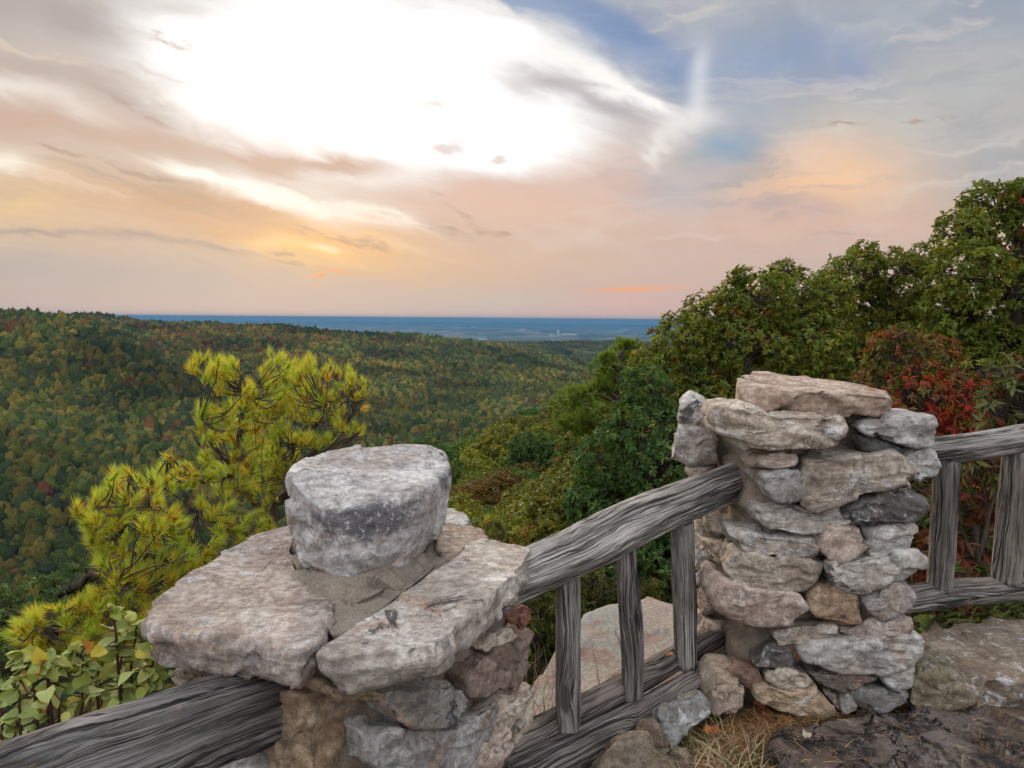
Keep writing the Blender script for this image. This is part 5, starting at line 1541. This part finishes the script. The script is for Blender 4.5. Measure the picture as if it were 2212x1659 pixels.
# pitch pine with flat layered pads
rng = np.random.default_rng(9)
pads = [(1255, 905, 26), (1230, 870, 30), (1270, 850, 34), (1245, 850, 22), (1300, 835, 30), (1320, 800, 30), (1345, 770, 28), (1310, 775, 22), (1330, 850, 40), (1290, 890, 40), (1350, 820, 36), (1270, 930, 36), (1225, 915, 26), (1355, 745, 20)]
ppt = on_ground(1330, 17)
pp_ = thing("pitch_pine", "dark pitch pine with flat layered boughs at the edge of the slope", "pine tree", ppt)
paths = [(bend(ppt, P(1345, 760, 17), rng, 8, 0, 0.03), np.linspace(0.16, 0.04, 8))]
tfc, axc = [], []
for x, y, r in pads:
    c0 = np.array(P(x, y, 17 + rng.uniform(-0.6, 0.6))); R_ = r / FX * 17
    st = np.array(P(1335, min(y + 25, 1000), 17))
    paths.append((bend(st, c0, rng, 5, 0.05, 0.05), np.linspace(0.05, 0.012, 5)))
    for _ in range(46):
        q = rng.normal(size=3) * np.array([0.62, 0.62, 0.26]) * R_
        tfc.append(c0 + q); axc.append(q * 0.6 / R_ + np.array([0, 0, 0.7]) + rng.normal(size=3) * 0.25)
v, f = tubes(paths, 6); obj("trunk", v, f, M_BARK, pp_)
v, f, c = needle_tufts(np.array(tfc), np.array(axc), 40, 0.17, 8, np.full(len(tfc), 0.03), wid=0.016)
c = c * np.array([0.34, 0.42, 0.50]) 
obj("needles", v, f, M_NEEDLE, pp_, smooth=False, col=c)

# ---- broad leaves by the left rail
def broad_leaves(c, d, nrm, L_, W_, seed, wave=0.10, droop=0.35):
    rng = np.random.default_rng(seed)
    us = np.array([0, .10, .25, .42, .6, .78, .91, 1.0]); prof = np.array([0.25, .80, 1.0, 1.0, .86, .62, .34, .03])
    ws = np.array([-1, -.5, 0, .5, 1.0])
    n = len(c); d = unit(d); s = unit(np.cross(d, nrm)); u = np.cross(s, d)
    L_, W_ = np.asarray(L_), np.asarray(W_)
    out_ = np.zeros((n, 8, 5, 3))
    ph = rng.uniform(0, 6.28, n); dr = droop * rng.uniform(0.2, 1.7, n)
    for i, (uu, pf) in enumerate(zip(us, prof)):
        for j, w in enumerate(ws):
            hgt = (abs(w) * 0.22 * pf + wave * np.sin(ph + uu * 9 + w * 2.5) * abs(w)) * W_ * 0.6 - dr * uu * uu * L_
            jag = 1 + (0.10 if (i % 2 and abs(w) == 1) else 0)
            out_[:, i, j] = c + d * (uu * L_)[:, None] + s * (w * pf * 0.5 * jag * W_)[:, None] + u * hgt[:, None]
    v = out_.reshape(-1, 3)
    b = (np.arange(n) * 40)[:, None, None]
    i = np.arange(7)[:, None] * 5; j = np.arange(4)[None]
    q = (np.stack([i + j, i + j + 1, i + 6 + j, i + 5 + j], -1).reshape(1, -1, 4) + b).reshape(-1, 4)
    return v, q


def z6(x, y): return 0.29297 * x, 1188.1 + 0.29297 * y


M_BROAD, g, out = material("broad_leaf")
c0 = g.attr('col')
uvl = X(g, g.node('ShaderNodeUVMap', uv_map='grain').outputs[0])
lx, ly, lz = g.sep(uvl)
vein = g.ramp(g.math('ABSOLUTE', g.math('SINE', (lx * 1.0 - g.math('ABSOLUTE', ly) * 0.28) * 26.0)), 0.0, 0.35)
mid = g.ramp(g.math('ABSOLUTE', ly), 0.0, 0.06)
c1 = g.mix(g.math('MULTIPLY', vein, mid), g.mix(1.0, c0, (0.72, 0.78, 0.7), 'MULTIPLY'), c0)
b = g.node('ShaderNodeBsdfPrincipled'); g.put(b.inputs['Base Color'], c1); b.inputs['Roughness'].default_value = 0.55
g.put(b.inputs['Normal'], g.bump(vein, 0.35, 0.004))
t_ = g.node('ShaderNodeBsdfTranslucent'); g.put(t_.inputs[0], c1)
mx = g.node('ShaderNodeMixShader'); mx.inputs[0].default_value = 0.3
g.l.new(b.outputs[0], mx.inputs[1]); g.l.new(t_.outputs[0], mx.inputs[2]); g.l.new(mx.outputs[0], out.inputs[0])
LUV = np.stack(np.meshgrid([0, .10, .25, .42, .6, .78, .91, 1.0], [-1, -.5, 0, .5, 1.0], indexing='ij'), -1).reshape(-1, 2)

rng = np.random.default_rng(21)
STEMS = [[(275, 1450), (265, 1200), (250, 1000), (205, 880), (170, 800), (165, 760)], [(440, 1400), (430, 1130), (420, 920), (395, 840), (385, 800)], [(360, 1350), (355, 1250), (350, 1130)],
         [(900, 1200), (892, 1050), (885, 850), (930, 620), (945, 540)], [(1075, 1080), (1090, 980), (1130, 820), (1120, 755)], [(760, 1250), (750, 1120), (735, 960)],
         [(720, 1050), (670, 900), (600, 790), (545, 750)], [(355, 1000), (350, 900), (315, 830)], [(150, 1450), (150, 1250), (140, 1100), (150, 960)], [(870, 900), (865, 700), (835, 480), (840, 440)],
         [(60, 1500), (110, 1350), (130, 1300)], [(560, 1330), (610, 1150), (600, 960), (620, 700)], [(985, 1100), (960, 900), (1000, 650), (1005, 560)], [(20, 1450), (10, 1200), (20, 1000)]]
sh = thing("leafy_shrub", "leafy shrub with broad veined pale green leaves on dark red stems beside the left rail", "shrub", (-1.25, 2.0, -1.2))
paths, LC, LD_, sp = [], [], [], []
for st in STEMS:
    dd = rng.uniform(1.95, 2.35)
    q = np.array([P(*z6(x, y), dd) for x, y in st])
    q = np.vstack([q[0] + np.array([0, 0.05, -0.8]), q])
    k = len(q); s = np.linspace(0, k - 1, k * 4)
    q2 = np.stack([np.interp(s, np.arange(k), q[:, j]) for j in range(3)], -1); q2[1:-1] = (q2[:-2] + q2[1:-1] * 2 + q2[2:]) / 4
    paths.append((q2, np.linspace(0.0055, 0.0022, len(q2)))); sp.append(q2[6:])
    for i in range(5, len(q2), 1):
        if rng.random() < 0.40:
            for sg in (1, -1):
                a = rng.uniform(0, 6.28)
                LC.append(q2[i]); LD_.append([math.cos(a), math.sin(a) * 0.8, rng.uniform(-0.2, 0.4)])
    LC.append(q2[-1]); LD_.append([rng.uniform(-.6, .6), -0.4, 0.5])
    LC.append(q2[-1]); LD_.append([rng.uniform(-1, 1), -0.4, 0.1])
sp = np.vstack(sp)
PS = [(0, 1440), (60, 1420), (150, 1405), (225, 1370), (240, 1345), (270, 1330), (310, 1335), (320, 1400), (345, 1430), (370, 1455), (260, 1500), (120, 1560), (0, 1600)]
for q in scatter(PS, 60, lambda a, b: 2.25, rng):
    j = int(np.argmin(np.linalg.norm(sp - q, axis=1))); b0 = sp[j]
    paths.append((bend(b0, q, rng, 4, 0.05, 0.08), np.linspace(0.0026, 0.0014, 4)))
    LC.append(q); LD_.append(list(unit(q - b0) + np.array([rng.uniform(-.5, .5), -0.45, 0.0])))
LC, LD_ = np.array(LC), np.array(LD_); n = len(LC)
pal = np.array([(0.30, 0.35, 0.085), (0.38, 0.42, 0.12), (0.22, 0.28, 0.055), (0.46, 0.45, 0.11), (0.32, 0.35, 0.05), (0.50, 0.40, 0.05)])
lc = pal[rng.choice(6, n, p=[.28, .22, .22, .12, .10, .06])] * rng.uniform(0.75, 1.15, (n, 1))
lc[rng.random(n) < 0.02] = (0.50, 0.20, 0.03)
L_ = rng.uniform(0.032, 0.056, n)
v, f = broad_leaves(LC, LD_, np.array([[0, -0.45, 1.0]]) + rng.normal(size=(n, 3)) * 0.75, L_, L_ * rng.uniform(0.62, 0.82, n), 3)
obj("leaves", v, f, M_BROAD, sh, col=np.repeat(lc, 40, 0), uv=np.tile(LUV, (n, 1)))
v, f = tubes(paths, 6)
obj("stems", v, f, M_TWIG, sh)

# ------------------------------------------------------------------ ground litter
M_STRAW = leaf_material("straw", 0.1, 0.7)
rng = np.random.default_rng(31)


def blades(px_poly, n, L_, wid, pal, seed, lift=(0.0, 0.02), tilt=0.15, curl=0.3):
    """Thin curved blades lying or standing on the ground inside an outline."""
    rng = np.random.default_rng(seed)
    xs, ys = [a for a, b in px_poly], [b for a, b in px_poly]
    x = rng.uniform(min(xs), max(xs), n * 6); y = rng.uniform(min(ys), max(ys), n * 6)
    k = in_poly(x, y, px_poly); x, y = x[k][:n], y[k][:n]; n = len(x)
    pl = V((0, 0, ZG))
    q = np.array([onplane(a, b, pl, UP) for a, b in zip(x, y)])
    q[:, 2] = height(np.degrees(np.arctan2(q[:, 0], q[:, 1])), np.hypot(q[:, 0], q[:, 1])) + rng.uniform(lift[0], lift[1], n)
    a = rng.uniform(0, 2 * math.pi, n)
    el_ = np.abs(rng.normal(0, tilt, n))
    d = np.stack([np.cos(a) * np.cos(el_), np.sin(a) * np.cos(el_), np.sin(el_)], -1)
    s = unit(np.cross(d, np.array([0, 0, 1.0]) + rng.normal(size=(n, 3)) * 0.3))
    ln = L_ * rng.uniform(0.5, 1.3, n)[:, None]; cu = rng.normal(0, curl, (n, 1))
    m_ = q + d * ln * 0.5 + np.cross(s, d) * ln * 0.10 + s * cu * ln * 0.4; e = q + d * ln + s * cu * ln * 1.2 - np.array([0, 0, 1.0]) * ln * 0.06
    w = s * wid
    v = np.stack([q - w, q + w, m_ - w, m_ + w, e], 1).reshape(-1, 3)
    b = np.arange(n)[:, None] * 5
    f = np.concatenate([b + np.array([[0, 1, 3]]), b + np.array([[0, 3, 2]]), b + np.array([[2, 3, 4]])], 1).reshape(-1, 3)
    pal = np.asarray(pal); col = pal[rng.integers(0, len(pal), n)] * rng.uniform(0.6, 1.3, (n, 1))
    return v, f, np.repeat(col, 5, 0)


GR = [(1460, 1700), (1480, 1610), (1530, 1560), (1560, 1530), (1640, 1510), (1760, 1540), (1960, 1520), (2010, 1505), (1980, 1545), (1830, 1540), (1720, 1575), (1690, 1620), (1680, 1720)]
STRAWC = [(0.28, 0.14, 0.055), (0.22, 0.10, 0.04), (0.36, 0.21, 0.09), (0.16, 0.075, 0.035), (0.42, 0.29, 0.14)]
v, f, c = blades(GR, 5200, 0.085, 0.0009, STRAWC, 41, lift=(0, 0.03), tilt=0.22)
GR2 = [(1700, 1600), (1800, 1540), (2000, 1515), (2212, 1500), (2300, 1600), (2300, 1700), (1700, 1700)]
v2, f2, c2 = blades(GR2, 170, 0.07, 0.0009, STRAWC, 47, lift=(0.075, 0.095), tilt=0.05)
v, f, c = np.vstack([v, v2]), np.vstack([f, f2 + len(v)]), np.vstack([c, c2])
tag(obj("pine_straw", v, f, M_STRAW, smooth=False, col=c), "rust brown pine straw strewn at the foot of the tall pillar", "pine straw", kind='stuff')
va, fa, ca_ = blades([(1470, 1700), (1500, 1600), (1570, 1580), (1640, 1640), (1660, 1700)], 420, 0.16, 0.0012, [(0.44, 0.34, 0.19), (0.36, 0.25, 0.13), (0.50, 0.41, 0.26)], 42, tilt=0.45, curl=0.5)
tag(obj("dry_grass", va, fa, M_STRAW, smooth=False, col=ca_), "dry straw coloured grass flattened on the ground at the bottom edge", "dry grass", kind='stuff')
tufts = []
for x, y, r, n in [(1580, 1528, 26, 150), (1530, 1545, 22, 90), (1500, 1600, 30, 130), (1612, 1655, 34, 160), (1475, 1640, 22, 80), (1605, 1500, 20, 70)]:
    tufts.append(blades([(x - r, y - r * .5), (x + r, y - r * .5), (x + r, y + r * .5), (x - r, y + r * .5)], n, 0.085, 0.0016, [(0.035, 0.075, 0.018), (0.05, 0.095, 0.02), (0.03, 0.055, 0.016)], int(x), tilt=0.9, curl=0.35))
o = 0; vv, ff, c_ = [], [], []
for v, f, c in tufts: vv.append(v); ff.append(f + o); c_.append(c); o += len(v)
tag(obj("grass", np.vstack(vv), np.vstack(ff), M_STRAW, smooth=False, col=np.vstack(c_)), "short dark green grass sprouting between the rocks", "grass", kind='stuff')
# tall dry stalks rising in front of the pale boulder
rng = np.random.default_rng(55)
paths = []
for i in range(46):
    bx, by = rng.uniform(1110, 1215), rng.uniform(1575, 1640)
    b0 = np.array(P(bx, by, 2.75)); tipp = b0 + np.array([rng.normal(0, 0.07), rng.normal(0, 0.05), rng.uniform(0.12, 0.42)])
    paths.append((bend(b0, tipp, rng, 6, 0.0, 0.10), np.linspace(0.0014, 0.0006, 6)))
for x0, y0, x1, y1 in [(1302, 1515, 1278, 1385), (1283, 1620, 1262, 1500), (1216, 1560, 1180, 1470), (1300, 1500, 1284, 1420)]:
    paths.append((bend(P(x0, y0, 2.8), P(x1, y1, 2.8), rng, 6, 0, 0.05), np.linspace(0.0018, 0.0009, 6)))
v, f = tubes(paths, 4)
M_DRY, g, out = material("dry_stalk"); principled(g, out, (0.40, 0.29, 0.16), 0.8)
tag(obj("dry_stalks", v, f, M_DRY), "thin dry grass stalks standing before the pale boulder", "dry grass", kind='stuff')
# fallen leaves
LABS = ["curled orange leaf in the green grass at the foot of the tall pillar", "rust leaf lying right beside the curled orange leaf", "small red brown leaf below the two by the pillar foot",
        "orange leaf standing in straw beside the grey block under the rail", "small rust leaf in dry grass at the bottom edge", "rust leaf on the pale boulder next to the third post",
        "orange brown leaf on the pale boulder above the lower rail", "small rust leaf caught on the lower rail by the third post", "pale fallen leaf on the dark bedrock slab"]
SPOT = [(620, 1055), (735, 1085), (690, 1112), (320, 1215), (405, 1225), (122, 655), (112, 715), (130, 775), (930, 1225)]
for i, ((x, y), lab) in enumerate(zip(SPOT, LABS)):
    if i in (5, 6): q = np.array(P(*z5(x, y), 3.05)); q[2] = P(1400, 1287, 4.05).z + 0.05
    elif i == 7: q = np.array(P(*z5(x, y), 2.72))
    else:
        h_ = ZG + (0.10 if i == 8 else 0.035)
        q = np.array(onplane(*z5(x, y), V((0, 0, h_)), UP))
    v, f = broad_leaves(q[None], np.array([[math.cos(i * 2.1), math.sin(i * 2.1), 0.25]]), np.array([[0.1, -0.5, 1.0]]), [0.055 if i < 2 else 0.038], [0.045 if i < 2 else 0.028], i, 0.3, 0.2)
    cc = np.array([(0.46, 0.15, 0.03), (0.38, 0.11, 0.03), (0.24, 0.06, 0.03), (0.40, 0.12, 0.02), (0.33, 0.10, 0.03), (0.34, 0.13, 0.06), (0.38, 0.16, 0.07), (0.30, 0.12, 0.05), (0.5, 0.42, 0.3)][i])
    tag(obj("fallen_leaf", v, f, M_BROAD, col=np.tile(cc, (len(v), 1)), uv=np.tile(LUV, (1, 1))), lab, "fallen leaf", "fallen leaves")

# ------------------------------------------------------------------ the far town on the plain
M_BLDG, g, out = material("pale_cladding"); principled(g, out, (0.45, 0.46, 0.48), 0.6)


def far_building(px, py, wpx, hpx, label, group=None, deep=0.5, gable=0.15):
    r_ = ray(px, py)
    d = (CAM.z + 300) / -r_.z
    q = P(px, py, d); w = wpx / FX * d; h = hpx / FX * d
    q.z = gz(q.x, q.y)
    x0, x1, y0, y1 = -w / 2, w / 2, -w * deep / 2, w * deep / 2
    hh = h * (1 - gable)
    v = [(x0, y0, 0), (x1, y0, 0), (x1, y1, 0), (x0, y1, 0), (x0, y0, hh), (x1, y0, hh), (x1, y1, hh), (x0, y1, hh), (x0, 0, h), (x1, 0, h)]
    f = [[0, 1, 5, 4], [1, 2, 6, 9, 5], [2, 3, 7, 6], [3, 0, 4, 8, 7], [4, 5, 9, 8], [6, 7, 8, 9], [3, 2, 1, 0]]
    o = obj("far_building", [(a + q.x, b_ + q.y, c_ + q.z - 4) for a, b_, c_ in v], f, M_BLDG, smooth=False)
    return tag(o, label, "building", group)


far_building(1206, 723, 4, 14, "tall narrow white tower of the far town", deep=1.0, gable=0.05)
far_building(1229, 722, 34, 4, "long white shed right beside the far white tower")
BG = "pale buildings of the far town"
for x, y, w, h in [(1128, 715, 18, 3), (1162, 718, 12, 3), (1190, 722, 14, 3), (1022, 708, 12, 3), (1095, 712, 9, 3), (1275, 713, 12, 2), (1340, 715, 16, 3), (1460, 720, 10, 3), (950, 702, 12, 2), (1042, 730, 26, 4), (1195, 733, 22, 4),
                   (1078, 735, 10, 3), (1350, 710, 26, 2), (990, 706, 16, 2)]:
    far_building(x, y, w * 0.7, h * 0.8, "low pale building of the far town on the plain", BG)
